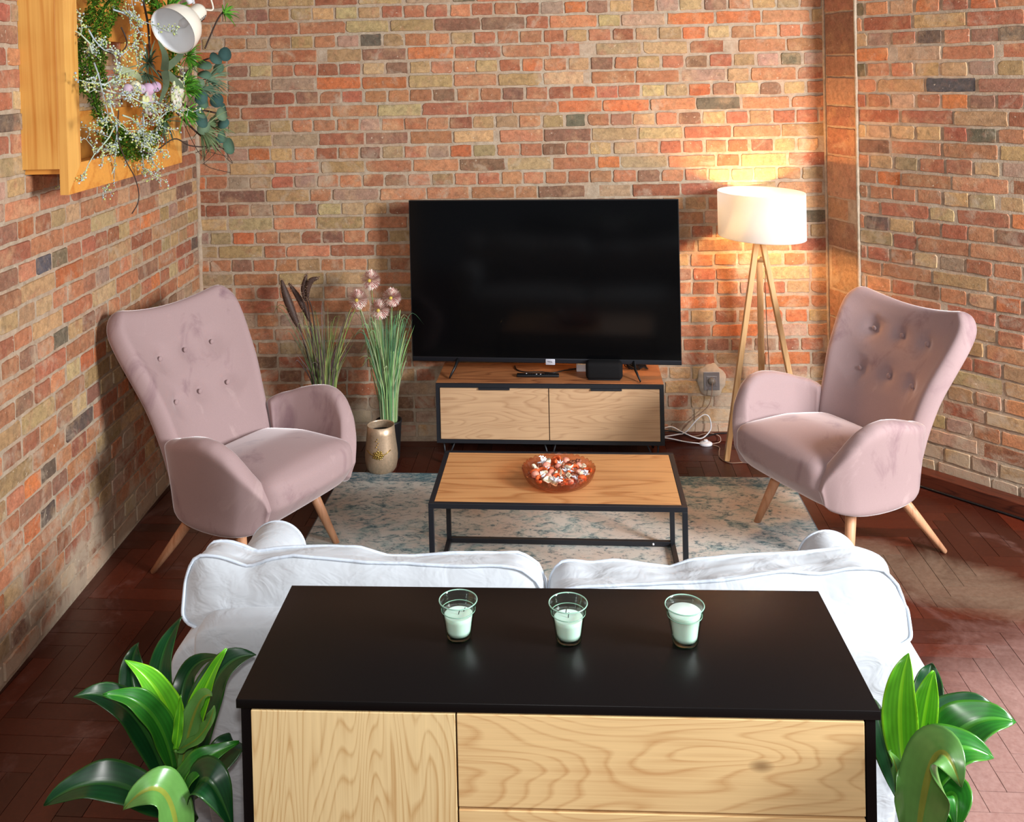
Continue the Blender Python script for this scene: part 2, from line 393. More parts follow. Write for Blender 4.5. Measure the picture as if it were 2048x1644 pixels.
# ------------------------------------------------------------------ room shell
PAL = [((188, 126, 90), 34), ((172, 106, 78), 20), ((188, 150, 106), 18), ((186, 156, 112), 11), ((148, 106, 84), 9), ((176, 142, 118), 8), ((200, 118, 74), 5), ((110, 98, 80), 1)]
PALD = [((150, 104, 84), 26), ((110, 92, 80), 26), ((128, 112, 84), 14), ((172, 100, 76), 12), ((92, 86, 88), 14), ((176, 150, 110), 8)]
def pick(pal):
    t = random.uniform(0, sum(w for _, w in pal))
    for c, w in pal:
        t -= w
        if t <= 0: break
    k = random.uniform(.84, 1.02)
    return tuple(min(255, x*k*random.uniform(.97, 1.03)) for x in c)
def brick_wall(name, P, Q, nrm, zt, phase, zoff=0.0, pitch=.0714, z_start=0.0, dark=None, soldiers=False):
    P = Vector((P[0], P[1], 0)); Q = Vector((Q[0], Q[1], 0)); d = (Q-P); Lw = d.length; d.normalize(); n = Vector((nrm[0], nrm[1], 0)).normalized()
    bm = bmesh.new(); cl = bm.loops.layers.float_color.new('Col')
    # mortar bed with thickness
    vs = []
    for off in (0, -.12):
        for (s, z) in ((0, z_start), (Lw, z_start), (Lw, zt), (0, zt)):
            vs.append(bm.verts.new(P+d*s+n*off+Vector((0, 0, z))))
    for q in ((0, 1, 2, 3), (7, 6, 5, 4), (0, 4, 5, 1), (1, 5, 6, 2), (2, 6, 7, 3), (3, 7, 4, 0)):
        f = bm.faces.new([vs[i] for i in q]); f.material_index = 1
    row = 0; z = z_start+zoff
    def brick(s0, s1, z0, z1, c):
        h = random.uniform(.002, .006)*(1 if random.random() > .04 else .3)
        pts = []; r = random.uniform(.003, .006)
        cs = [(s0, z0), (s1, z0), (s1, z1), (s0, z1)]
        for i, (cx, cz) in enumerate(cs):
            sx = 1 if i in (1, 2) else -1; sz = 1 if i in (2, 3) else -1
            rr = r*random.uniform(.5, 1.7) if random.random() > .06 else r*4
            arc = [(0, -1), (.3, -.9), (.7, -.7+.4), (1, 0)]
            a = [(cx-sx*rr, cz), (cx-sx*rr*.3, cz-sz*rr*.3), (cx, cz-sz*rr)]
            if i in (1, 3): a = a if i in (1, 3) else a
            if i in (0, 2): a = list(reversed(a))
            # order counter-clockwise
            pts += a
        # mid-edge points for wobble
        P2 = []
        for i in range(len(pts)):
            a = pts[i]; b = pts[(i+1) % len(pts)]
            P2.append(a)
            L_ = math.hypot(a[0]-b[0], a[1]-b[1])
            k = int(L_/.035)
            for j in range(1, k+1):
                t = j/(k+1); P2.append((a[0]+(b[0]-a[0])*t, a[1]+(b[1]-a[1])*t))
        P2 = [(x+random.gauss(0, .0013), y+random.gauss(0, .0013)) for x, y in P2]
        mx = (s0+s1)/2; mz = (z0+z1)/2; ins = .0018
        A = []; B = []
        tilt = random.gauss(0, .012)
        for (x, y) in P2:
            A.append(bm.verts.new(P+d*x+Vector((0, 0, y))+n*.0002))
            dx = ins if x < mx else -ins; dy = ins if y < mz else -ins
            B.append(bm.verts.new(P+d*(x+dx)+Vector((0, 0, y+dy))+n*(h+tilt*(x-mx))))
        K = len(P2); fs = []
        for i in range(K):
            fs.append(bm.faces.new((A[i], A[(i+1) % K], B[(i+1) % K], B[i])))
        fs.append(bm.faces.new(B))
        col = srgb(*c)
        for f in fs:
            for l in f.loops: l[cl] = col
    while z < zt-.03:
        if soldiers:
            hh = random.choice((.105, .105, .14, .21)); hh = min(hh, zt-z)
            brick(.012, Lw-.012, z+.005, z+hh-.005, pick([((176, 132, 106), 5), ((164, 116, 94), 4), ((184, 142, 110), 3)]))
            z += hh; continue
        header = (row+phase) % 2 == 0
        bl = .1165 if header else .234
        s = -random.uniform(0, .02) - (bl*.5 if header else bl*.25)
        if not header and random.random() < .5: s -= .06
        while s < Lw:
            w = bl*random.uniform(.955, 1.045)
            if not header and random.random() < .09: w = bl*.5
            a = max(s, 0)+.0052*random.uniform(.6, 1.7); b = min(s+w, Lw)-.0052*random.uniform(.6, 1.7)
            if b-a > .02:
                c = pick(PAL)
                if dark:
                    pr = dark(P+d*((a+b)/2), z)
                    if random.random() < pr: c = pick(PALD)
                j0 = random.uniform(.0045, .0085); j1 = random.uniform(.0045, .0085)
                brick(a, b, z+j0, min(z+pitch, zt)-j1, c)
            s += w
        z += pitch; row += 1
    bmesh.ops.recalc_face_normals(bm, faces=bm.faces)
    o = struct(name, bm, [M['brick'], M['mortar']]); return o
CL = (-1.920, 4.828); CR = (1.270, 4.9395); C2 = (1.356, 4.707); C3 = (2.95, 3.06)
brick_wall('wall_back', CL, CR, (.035, -1), 2.75, 0, zoff=.0204)
def dk(p, z):
    t = math.exp(-((p.y-4.0)/.55)**2-((z-.62+(p.y-4)*.0)/.33)**2)
    return min(.85, t*1.3+.06+(.12 if z > 1.5 else 0))
brick_wall('wall_left', (-1.703, 1.2), CL, (1, .059), 2.75, 1, zoff=.01, dark=lambda p, z: .10 if z > 1.5 else .04)
brick_wall('wall_corner', CR, C2, (-.94, -.34), 2.75, 0, soldiers=True)
brick_wall('wall_right', C2, C3, (-.69, -.72), 2.75, 1, zoff=.03, dark=lambda p, z: .12 if z > 1.6 else .05)
# mortar flare along the two vertical corners of the right side pier
bm = bmesh.new()
for cx, cy in (CR, C2):
    add_tube(bm, [(cx-.004, cy-.004, 2.75*i/40) for i in range(41)], [.006+.003*random.random() for _ in range(41)], 6)
struct('trim_1', bm, M['mortar'], True)
bm = bmesh.new(); add_tube(bm, [(-1.916, 4.824, 2.75*i/50) for i in range(51)], [.012+.010*random.random() for _ in range(51)], 6)
struct('trim_2', bm, M['mortar'], True)

# herringbone floor, one block = .072 x .36
bm = bmesh.new(); cl = bm.loops.layers.float_color.new('Col')
vs = [bm.verts.new(p) for p in ((-2.2, .3, -.004), (3.4, .3, -.004), (3.4, 5.4, -.004), (-2.2, 5.4, -.004), (-2.2, .3, -.1), (3.4, .3, -.1), (3.4, 5.4, -.1), (-2.2, 5.4, -.1))]
for q in ((0, 1, 2, 3), (7, 6, 5, 4), (0, 4, 5, 1), (1, 5, 6, 2), (2, 6, 7, 3), (3, 7, 4, 0)):
    bm.faces.new([vs[i] for i in q]).material_index = 1
bw_, bn = .072, 5; bl_ = bw_*bn
def plank(x0, y0, x1, y1):
    if x1 < -2.1 or x0 > 3.3 or y1 < .35 or y0 > 5.3: return
    g = .0009; k = random.uniform(.85, 1.12)
    base = random.choice(((70, 27, 15), (64, 24, 13), (76, 29, 16), (60, 23, 13)))
    c = srgb(*[min(255, v*k) for v in base]); h = random.uniform(-.0006, .0004)
    A = [(x0+g, y0+g), (x1-g, y0+g), (x1-g, y1-g), (x0+g, y1-g)]
    T = [bm.verts.new((x, y, h)) for x, y in A]; B = [bm.verts.new((x, y, -.004)) for x, y in A]
    fs = [bm.faces.new(T)]+[bm.faces.new((B[i], B[(i+1) % 4], T[(i+1) % 4], T[i])) for i in range(4)]
    for f in fs:
        for l in f.loops: l[cl] = c
ox, oy = -2.2-.6, .3-.9
for a in range(-20, 100):
    for b_ in range(-16, 24):
        # classic herringbone lattice: unit step (w,w), row step (2L, 0)
        X = ox + (a+2*bn*b_)*bw_; Y = oy + a*bw_
        plank(X, Y, X+bl_, Y+bw_)
        plank(X+bl_, Y+bw_-bl_, X+bl_+bw_, Y+bw_)
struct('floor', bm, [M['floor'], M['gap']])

# low stained skirting board at the foot of the back wall (right part), pier and right wall
def board(name, P, Q, dep, h):
    P = Vector(P); Q = Vector(Q); d = Q-P; L_ = d.length; a = math.atan2(d.y, d.x)
    T = Matrix.Translation((P.x, P.y, 0)) @ Matrix.Rotation(a, 4, 'Z')
    bm = box(0, L_, -dep, 0, 0, h, .003); bmesh.ops.transform(bm, matrix=Matrix.Identity(4), verts=bm.verts)
    o = struct(name, bm, M['skirt'], False); o.matrix_world = T; return o
board('baseboard_back', (.44, 4.912, 0), (1.262, 4.940, 0), .022, .045)
board('baseboard_right', (1.335, 4.70, 0), (2.95, 3.04, 0), .075, .062)

# ------------------------------------------------------------------ rug
t = thing('area_rug', 'distressed teal grey and beige rug on the parquet under the coffee table', 'rug', (-.0715, 3.66, 0), 0)
bm = bmesh.new(); bmesh.ops.create_grid(bm, x_segments=60, y_segments=50, size=1)
for v in bm.verts: v.co = Vector((v.co.x*1.03, v.co.y*.80, .0085+.0007*noise.noise(Vector((v.co.x*9, v.co.y*9, 0)))))
link('pile', bm, M['rug'], t)
bm = box(-1.036, 1.036, -.806, .806, .001, .0075, .003)
link('backing', bm, M['rugedge'], t)

# ------------------------------------------------------------------ sideboard in the foreground
t = thing('sideboard', 'black topped sideboard with pale oak front in the foreground carrying three candles', 'sideboard', (-.655, 1.765, 0), .0226)
W, Dp, H = 1.196, .405, .714
link('top_panel', box(0, W, 0, Dp, H-.0175, H, .0012), M['black'], t)
bm = bmesh.new()
add_box(bm, .008, .026, .004, Dp-.004, .02, H-.0175, .001); add_box(bm, W-.026, W-.008, .004, Dp-.004, .02, H-.0175, .001)
add_box(bm, .026, W-.026, Dp-.015, Dp-.005, .02, H-.0175, .001); add_box(bm, .026, W-.026, .02, Dp-.015, .06, .078, .001)
add_box(bm, .412, .426, .03, Dp-.015, .078, H-.0175)
for x in (.03, W-.07):
    for y in (.03, Dp-.07): add_box(bm, x, x+.04, y, y+.04, 0, .06, .002)
link('body', bm, M['black'], t, smooth=False)
dr = link('door', box(.0285, .4175, .000, .018, .085, H-.0205, .0012), M['oak_light_v'], t, smooth=False)
for i, (a, b_) in enumerate(((.518, H-.0205), (.30, .512), (.085, .294))):
    bm = bmesh.new(); add_box(bm, .4205, W-.0295, .0, .018, a, b_, .0012)
    link('drawer', bm, M['oak_light_h'], t, smooth=False)

# candles on it
def candle(x, y, full, label, rz):
    t = thing('glass_candle', label, 'candle', (x, y, .7142), rz, 'candles on the sideboard')
    # outer profile, scalloped facets pressed into the lower wall
    out = [(.0, .0), (.020, .0), (.0245, .002), (.0265, .006), (.0285, .020), (.0315, .040), (.0335, .052), (.0345, .058), (.0362, .0615), (.0372, .066), (.0392, .0745), (.0403, .0785), (.0400, .0805)]
    inn = [(.0388, .0805), (.0376, .0785), (.0350, .066), (.0325, .0585), (.0290, .040), (.0262, .020), (.0245, .011), (.0, .010)]
    def md(i, a, r, z):
        if 3 < i < 8: r -= .0007*(.5+.5*math.cos(a*14+z*160))
        return r, z
    bm = bmesh.new(); add_lathe(bm, out+inn, 56, mod=md); bmesh.ops.recalc_face_normals(bm, faces=bm.faces)
    for f in bm.faces:
        if f.calc_center_median().z < .0075: f.material_index = 1
    link('glass', bm, [M['greenglass'], M['greenbase']], t)
    bm = bmesh.new()
    add_tube(bm, [(.0394*math.cos(2*PI*j/48), .0394*math.sin(2*PI*j/48), .0798) for j in range(48)], .0012, 8, closed=True)
    add_tube(bm, [(.0352*math.cos(2*PI*j/48), .0352*math.sin(2*PI*j/48), .0600) for j in range(48)], .0008, 6, closed=True)
    link('rim', bm, M['rim'], t)
    zt = .067 if full else .050
    prof = [(.0, .0115), (.0236, .0115), (.0252, .020), (.028, .040)] + ([(.0314, .0585), (.0335, .0655), (.032, .067), (0, .0668)] if full else [(.0298, .050), (.028, .0505), (.012, .0488), (0, .0486)])
    w_ = link('wax', lathe(prof, 40), M['wax'], t)
    if not full:
        link('wick', tube([(0, 0, zt-.003), (.001, 0, zt+.002), (.003, -.001, zt+.008)], .0009, 6), M['wick'], t)
        link('wick', tube([(.013, .006, zt-.003), (.014, .006, zt+.002), (.0165, .005, zt+.007)], .0009, 6), M['wick'], t)
candle(-.2535, 1.983, False, 'half burnt white candle in green glass tumbler, leftmost of the three candles', .4)
candle(-.0250, 1.981, False, 'half burnt white candle in green glass tumbler, middle of the three candles', 1.5)
candle(.2125, 1.984, True, 'unburnt white candle filled almost to its green glass rim, rightmost of the three', .2)

# ------------------------------------------------------------------ sofa
t = thing('sofa', 'white slipcovered two seat sofa seen from behind, facing the television', 'sofa', (-.0975, 2.24, 0), 0)
def soft_box(x0, x1, y0, y1, z0, z1, r, nx=10, ny=6, nz=8, bulge=.0, fn=None):
    bm = bmesh.new(); bmesh.ops.create_cube(bm, size=2)
    bmesh.ops.subdivide_edges(bm, edges=bm.edges[:], cuts=11, use_grid_fill=True)
    hx, hy, hz = (x1-x0)/2, (y1-y0)/2, (z1-z0)/2; c = Vector(((x0+x1)/2, (y0+y1)/2, (z0+z1)/2))
    for v in bm.verts:
        a, b_, e = v.co
        p = Vector((a*hx, b_*hy, e*hz))
        q = Vector((max(-hx+r, min(hx-r, p.x)), max(-hy+r, min(hy-r, p.y)), max(-hz+r, min(hz-r, p.z))))
        dlt = p-q
        if dlt.length > 1e-9: p = q+dlt.normalized()*min(r, dlt.length*1.0 if dlt.length < r else r)
        if bulge: p += Vector((a*(1-b_*b_)*(1-e*e), b_*(1-a*a)*(1-e*e), e*(1-a*a)*(1-b_*b_)))*bulge
        if fn: p = fn(p, a, b_, e)
        v.co = c+p
    return bm
def fr(p, a, b_, e):
    p.x *= 1-.035*max(0, .2-e); return p
link('back_frame', soft_box(-.832, .822, -.03, .085, .06, .590, .035, fn=fr), M['sofa'], t, subsurf=1)
link('base', soft_box(-.80, .79, .06, .68, .03, .26, .02), M['sofa'], t, subsurf=1)
for sx, sc_ in ((-1, -.8125), (1, .8125)):
    bm = bmesh.new(); n = 28; rings = []
    ys = [0, .004, .02, .1, .2, .3, .4, .5, .58, .603, .61]
    for y in ys:
        k = .93 if y in (0, .61) else (.98 if y in (.004, .603) else 1)
        ring = []
        for j in range(n):   # scroll arm profile: round roll on a straight panel
            a = -PI*.22+(PI*1.44)*j/(n-5) if j < n-4 else None
            if a is not None: px, pz = .085*math.cos(a), .455+.085*math.sin(a)
            else: px, pz = ((-.06, .36), (-.06, .03), (.06, .03), (.06, .36))[j-(n-4)]
            ring.append(bm.verts.new((sc_+px*k*(1 if sx > 0 else -1), y, .25+(pz-.25)*(1 if k == 1 else k+.02))))
        rings.append(ring)
    for A, B in zip(rings[:-1], rings[1:]):
        for j in range(n): bm.faces.new((A[j], A[(j+1) % n], B[(j+1) % n], B[j]))
    bm.faces.new(rings[0]); bm.faces.new(list(reversed(rings[-1])))
    bmesh.ops.recalc_face_normals(bm, faces=bm.faces)
    arm = link('armrest', bm, M['sofa'], t)
    pp = [(sc_+.084*math.cos(a)*(1 if sx > 0 else -1), .606, .455+.084*math.sin(a)) for a in [-.6+3.9*i/30 for i in range(31)]]
    link('piping', tube(pp, .004, 6), M['piping'], arm)
for x0, x1 in ((-.73, .0), (.005, .73)):
    c = link('seat_cushion', soft_box(x0, x1, .20, .70, .255, .375, .03, bulge=.02), M['sofa'], t, subsurf=1)
LF = [(-1.007, 0.650), (-0.997, 0.667), (-0.972, 0.672), (-0.917, 0.655), (-0.856, 0.629), (-0.794, 0.639), (-0.686, 0.643), (-0.578, 0.643), (-0.498, 0.62), (-0.431, 0.622), (-0.338, 0.633), (-0.206, 0.635), (-0.153, 0.644), (-0.102, 0.628), (-0.087, 0.602)]
LR = [(-0.991, 0.668), (-0.977, 0.695), (-0.958, 0.700), (-0.906, 0.686), (-0.829, 0.659), (-0.777, 0.68), (-0.712, 0.69), (-0.572, 0.68), (-0.32, 0.67), (-0.146, 0.676), (-0.097, 0.656), (-0.085, 0.638)]
RF = [(-0.083, 0.589), (-0.076, 0.616), (-0.043, 0.63), (0.028, 0.615), (0.092, 0.622), (0.182, 0.611), (0.233, 0.606), (0.284, 0.626), (0.373, 0.638), (0.511, 0.647), (0.611, 0.658), (0.685, 0.67), (0.759, 0.665), (0.789, 0.649), (0.795, 0.627)]
RR = [(-0.079, 0.632), (-0.061, 0.632), (0.049, 0.631), (0.171, 0.637), (0.291, 0.646), (0.387, 0.66), (0.482, 0.675), (0.575, 0.671), (0.646, 0.688), (0.721, 0.694), (0.756, 0.668), (0.767, 0.633)]
def back_cushion(x0, x1, fr_, rr_, outer, label):
    ox_, oy_ = -.0975, 2.24
    hw = (x1-x0)/2; cx = (x0+x1)/2; yr, yf = 2.352, 2.49; zb = .43
    def P(a, b_, e):
        # a across, b_ -1 rear .. 1 front, e -1 bottom .. 1 top
        rc = .13
        ea = 1-.045*(abs(e)**6); x = cx+a*hw*ea
        t_ = (b_+1)/2
        zt = interp(rr_, x)*(1-t_)+interp(fr_, x)*t_
        edge = abs(a)**10
        zt -= .022*edge
        z0 = zb
        if a*outer > 0: z0 = zb+.105*max(0, (a*outer-.55)/.45)**.8
        z = z0+(zt-z0)*(e+1)/2
        bul = .030*(1-a**4)*(1-e**4)
        y = (yr-bul*1.0)*(1-t_)+(yf+bul*1.3)*t_
        wr = .010*noise.noise(Vector((x*7+3, z*9, b_*1.5+outer)))+.005*noise.noise(Vector((x*22, z*14, b_*3)))
        if abs(b_) < .999 and e > .99: z += wr*.8-.004*(1-b_*b_)
        y += wr*(1 if b_ > 0 else -1)*.5
        y += (1-e)*-.02*1.0+.0
        return Vector((x-ox_, y-oy_, z))
    bm = bmesh.new(); bmesh.ops.create_cube(bm, size=2)
    bmesh.ops.subdivide_edges(bm, edges=bm.edges[:], cuts=33, use_grid_fill=True)
    for v in bm.verts:
        a, b_, e = v.co
        v.co = P(a, b_, e)
    o = link('back_cushion', bm, M['sofa'], t, subsurf=1)
    for b_ in (-1, 1):
        pts = []
        n = 50
        per = [(-1+2*i/n, 1) for i in range(n)]+[(1, 1-2*i/20) for i in range(20)]+[(1-2*i/n, -1) for i in range(n)]+[(-1, -1+2*i/20) for i in range(20)]
        for a, e in per:
            q = P(a, b_, e); q.y += .002*b_; q.z += .001*e; pts.append(q)
        link('piping', tube(pts, .0042, 6, closed=True), M['piping'], o)
    return o
back_cushion(-.992, -.086, LF, LR, -1, '')
back_cushion(-.080, .772, RF, RR, 1, '')

# ------------------------------------------------------------------ coffee table and bowl
t = thing('coffee_table', 'low coffee table with warm oak top and open black steel frame on the rug', 'coffee table', (-.5246, 3.3396, .0092), 0)
W, Dp, H, s = .8995, .4727, .367, .018
bm = bmesh.new()
for y in (0, Dp-s): add_box(bm, 0, W, y, y+s, H-s, H, .0008)
for x in (0, W-s): add_box(bm, x, x+s, s, Dp-s, H-s, H, .0008)
link('top_frame', bm, M['blackmetal'], t, smooth=False)
link('table_top', box(s+.001, W-s-.001, s+.001, Dp-s-.001, H-.016, H-.001, .0005), M['oak_mid'], t, smooth=False)
for x in (0, W-s):
    for y in (0, Dp-s): link('leg', box(x, x+s, y, y+s, 0, H-s, .0008), M['blackmetal'], t, smooth=False)
for x in (0, W-s): link('side_rail', box(x, x+s, s, Dp-s, .0, s, .0008), M['blackmetal'], t, smooth=False)
rr = link('back_rail', box(s, W-s, Dp-s, Dp, .004, s+.004, .0008), M['blackmetal'], t, smooth=False)
link('bolt', tube([(W-.085, Dp-s-.003, .013), (W-.085, Dp-s+.001, .013)], .0042, 12), M['white'], rr)

t = thing('glass_bowl', 'round amber glass bowl with scalloped rim on the coffee table', 'bowl', (-.068, 3.535, .3764))
def scal(i, a, r, z):
    k = max(0, (z-.015)/.032)
    s_ = abs(math.sin(a*17))
    return r*(1+.018*k*s_), z+.006*(k**3)*s_
prof = [(0, 0), (.080, 0), (.098, .002), (.112, .008), (.122, .018), (.128, .030), (.1320, .041), (.1335, .0465), (.1325, .048), (.1305, .046), (.1285, .041), (.124, .030), (.117, .019), (.107, .011), (.092, .006), (.0, .005)]
link('bowl_glass', lathe(prof, 136, mod=scal), M['amber'], t)
def petal_bm(kind, col, seed):
    rnd = random.Random(seed); bm = bmesh.new(); cl = bm.loops.layers.float_color.new('Col')
    if kind == 'shell':
        add_lathe(bm, [(0, 0), (.008, .001), (.012, .005), (.013, .009), (.010, .006), (.005, .003), (0, .0025)], 14, sy=.75, mod=lambda i, a, r, z: (r*(1+.15*math.sin(a*2+seed)), z+.002*math.sin(a*3)))
    elif kind == 'star':
        for k in range(6):
            a = k*PI/3+rnd.random()*.4; L_ = rnd.uniform(.010, .017)
            p = [(0, 0, .003), (math.cos(a)*L_*.5, math.sin(a)*L_*.5, .005+rnd.random()*.004), (math.cos(a)*L_, math.sin(a)*L_, .003+rnd.random()*.009)]
            add_tube(bm, p, [.0035, .003, .0012], 5)
    elif kind == 'slice':
        add_tube(bm, [(math.cos(a)*.012, math.sin(a)*.010, .004+.004*math.sin(a*1.3)) for a in [i*4.4/9 for i in range(10)]], [.003, .006, .007, .008, .008, .008, .007, .006, .005, .002], 7, flat=.6)
    elif kind == 'ball':
        bmesh.ops.create_icosphere(bm, subdivisions=2, radius=.010)
        for v in bm.verts: v.co *= 1+.25*noise.noise(v.co*180+Vector((seed, 0, 0))); v.co.z = v.co.z*.75+.006
    else:
        for k in range(4):
            a = k*PI/2+rnd.random(); r0 = .009
            c0 = Vector((math.cos(a)*.005, math.sin(a)*.005, .004))
            vs = bmesh.ops.create_icosphere(bm, subdivisions=1, radius=.006)['verts']
            for v in vs: v.co = Vector((v.co.x, v.co.y*.8, v.co.z*.5))+c0+Vector((0, 0, rnd.random()*.003))
    bmesh.ops.recalc_face_normals(bm, faces=bm.faces)
    for f in bm.faces:
        k = rnd.uniform(.85, 1.1)
        for l in f.loops: l[cl] = srgb(*[min(255, c*k) for c in col])
    return bm
kinds = [('shell', (236, 218, 190), 'cream dried seed shell in the amber glass bowl', 'dried_shell', 15),
         ('star', (226, 226, 232), 'white frosted star shaped piece of potpourri in the amber glass bowl', 'frosted_star', 14),
         ('slice', (204, 92, 44), 'curled orange dried peel in the amber glass bowl', 'dried_peel', 17),
         ('ball', (226, 150, 128), 'pink dried bud in the amber glass bowl', 'dried_bud', 12),
         ('petal', (158, 96, 70), 'brown dried petal cluster in the amber glass bowl', 'dried_petal', 14)]
for ki, (k, c, lab, nm, cnt) in enumerate(kinds):
    src = link(nm, petal_bm(k, c, ki*7+1), M['petal']); tag(src, lab, 'potpourri', 'potpourri in the glass bowl')
    for j in range(cnt):
        o = src if j == 0 else src.copy()
        if j: COL.objects.link(o)
        g = (j*5+ki)*37 % 77
        r = .106*math.sqrt((g+.5)/77); a = g*2.399963
        o.location = (-.068+r*math.cos(a), 3.535+r*math.sin(a), .3764+.014+.10*r*r/.1+random.uniform(0, .016))
        o.rotation_euler = (random.uniform(-.5, .5), random.uniform(-.5, .5), random.uniform(0, 6.28))
        sc_ = random.uniform(1.0, 1.6); o.scale = (sc_,)*3
# ------------------------------------------------------------------ TV stand, television and things on it
t = thing('tv_stand', 'low oak television stand with black edges and two drawers by the brick wall', 'tv stand', (-.663, 4.537, 0), -.0079)
W, Dp, H, B = 1.0725, .325, .4077, .122
def ring(bm, x0, x1, y0, y1, z0, z1, s):
    add_box(bm, x0, x1, y0, y1, z1-s, z1); add_box(bm, x0, x1, y0, y1, z0, z0+s)
    add_box(bm, x0, x0+s, y0, y1, z0+s, z1-s); add_box(bm, x1-s, x1, y0, y1, z0+s, z1-s)
bm = bmesh.new(); ring(bm, 0, W, 0, .012, B, H-.001, .0185)
add_box(bm, 0, .0185, .012, Dp, B, H-.012); add_box(bm, W-.0185, W, .012, Dp, B, H-.012); add_box(bm, 0.0185, W-.0185, .012, Dp, B, B+.0185)
add_box(bm, .0185, W-.0185, Dp-.008, Dp, B+.0185, H-.012)
link('body', bm, M['blackmetal'], t, smooth=False)
link('top_panel', box(.0, W, .0125, Dp, H-.012, H, .0008), M['oak_tvtop'], t, smooth=False)
mid = W/2
for x0, x1, hx0, hx1 in ((.0205, mid-.002, .205, .353), (mid+.002, W-.0205, .733, .878)):
    d_ = link('drawer', box(x0, x1, -.004, .014, B+.021, H-.022, .0008), M['oak_tv'], t, smooth=False)
    link('handle', box(hx0, hx1, -.012, .0, H-.0275, H-.0195, .001), M['blackmetal'], d_, smooth=False)
for x in (.055, W-.055, mid):
    for y in (.05, Dp-.05):
        sgn = -1 if x < mid else 1
        if x == mid: sgn = 0
        bm = bmesh.new(); add_tube(bm, [(x-.03*1, y, B), (x+.02*sgn, y, .004)], .005, 6); add_tube(bm, [(x+.03, y, B), (x+.02*sgn, y, .004)], .005, 6)
        link('leg', bm, M['blackmetal'], t)

t = thing('television', 'large flat television with black screen standing on the oak television stand', 'television', (-.1455, 4.672, .4077), -.046)
bm = bmesh.new(); add_box(bm, -.652, .652, -.008, .012, .062, .852, .003); add_box(bm, -.5, .5, .012, .05, .09, .52, .015)
link('panel_back', bm, M['blackplastic'], t, smooth=False)
link('screen', box(-.648, .648, -.0105, -.008, .083, .848, .0005), M['screen'], t, smooth=False)
link('bezel', box(-.652, .652, -.012, -.006, .060, .0825, .002), plain('bezel_metal', srgb(34, 36, 42), .28, metal=.4), t)
bm = bmesh.new(); ring(bm, -.652, .652, -.0115, -.008, .080, .852, .0035)
link('screen_edge', bm, M['blackplastic'], t, smooth=False)
bg = link('badge', box(.004, .050, -.0165, -.010, .052, .081, .003), M['badge'], t)
# the three letters on the badge
bm = bmesh.new()
yb = -.0168
def stroke(x0, x1, z0, z1): add_box(bm, x0, x1, yb-.0003, yb+.0003, z0, z1)
stroke(.0135, .0205, .0705, .0722); stroke(.0162, .0178, .064, .0722)                                    # T
stroke(.0225, .0242, .064, .0722); stroke(.0225, .0290, .0705, .0722); stroke(.0225, .0290, .064, .0657)   # C
stroke(.0312, .0329, .064, .0722); stroke(.0312, .0375, .064, .0657)                                    # L
link('lettering', bm, M['ink'], bg, smooth=False)
for sx in (-1, 1):
    x = .455
    bm = bmesh.new()
    for yy, k in ((-.09, 1), (.10, 1)):
        add_tube(bm, [(sx*(x-.03), 0.0, .075), (sx*(x-.022), yy*.5, .045), (sx*(x+.0), yy, .004)], [.011, .009, .0055], 8, flat=.7)
    link('foot', bm, M['blackplastic'], t)

t = thing('remote_control', 'slim black remote control lying on the television stand', 'remote control', (-.18, 4.643, .4077), .0)
link('body', box(-.102, .102, -.016, .016, 0, .013, .004, 3), M['blackplastic'], t)
for i in range(16):
    for j in range(2):
        if random.random() < .12: continue
        xx = -.058+i*.0098; lit = (i, j) in ((0, 1), (5, 0), (7, 0))
        link('button', box(xx, xx+.006, -.009+j*.010, -.003+j*.010, .0128, .0145, .0008), M['white'] if lit else M['speakercloth'], t)
t = thing('speaker', 'small rounded black speaker box on the television stand', 'speaker', (.138, 4.618, .4077), -.04)
link('grille', box(-.087, .087, -.036, .036, .001, .085, .020, 5), M['speakercloth'], t)
link('base', box(-.075, .075, -.030, .030, 0, .005, .001), M['blackplastic'], t)
t = tag(link('white_adapter', box(-.03, .03, -.03, .03, 0, .036, .004, 3), M['white'], None, loc=(.036, 4.745, .4077)), 'small white square adapter box behind the black speaker', 'adapter')
t = tag(link('black_cable', tube(smooth_path([(-.30, 4.80, .4110), (-.285, 4.735, .4108), (-.24, 4.70, .4108), (-.17, 4.705, .4108), (-.11, 4.69, .4108), (-.06, 4.725, .4108), (.004, 4.745, .414)]), .0028, 6), M['blackplastic']), 'thin black cable winding across the television stand to the white adapter', 'cable')
pts = []
for i in range(90):
    a = i*.42; pts.append((.285+.045*math.cos(a)+.0003*i, 4.765+.018*math.sin(a), .4115+.012*(1+math.sin(i*.9))))
tag(link('coiled_cable', tube(pts, .0028, 6), M['blackplastic']), 'bundle of coiled black cable on the television stand behind the right foot', 'cable')

# ------------------------------------------------------------------ floor lamp
LX, LY = .900, 4.700
t = thing('floor_lamp', 'lit tripod floor lamp with oval white shade and wooden legs', 'floor lamp', (LX, LY, 0))
def shade_bm():
    bm = bmesh.new(); n = 72; rings = []
    for z, k in ((1.066, 1), (1.072, 1.0), (1.17, 1.0), (1.276, 1.0), (1.282, 1), (1.282, .988), (1.17, .988), (1.066, .988)):
        ring = []
        for j in range(n):
            a = 2*PI*j/n; x, y = .235*k*math.cos(a), .178*k*math.sin(a)
            c, s_ = math.cos(-1.05), math.sin(-1.05)
            ring.append(bm.verts.new((x*c-y*s_, x*s_+y*c, z)))
        rings.append(ring)
    for A, B in zip(rings, rings[1:]+rings[:1]):
        for j in range(n): bm.faces.new((A[j], A[(j+1) % n], B[(j+1) % n], B[j]))
    bmesh.ops.recalc_face_normals(bm, faces=bm.faces); return bm
m, nt, b = new_mat('shade_cotton')
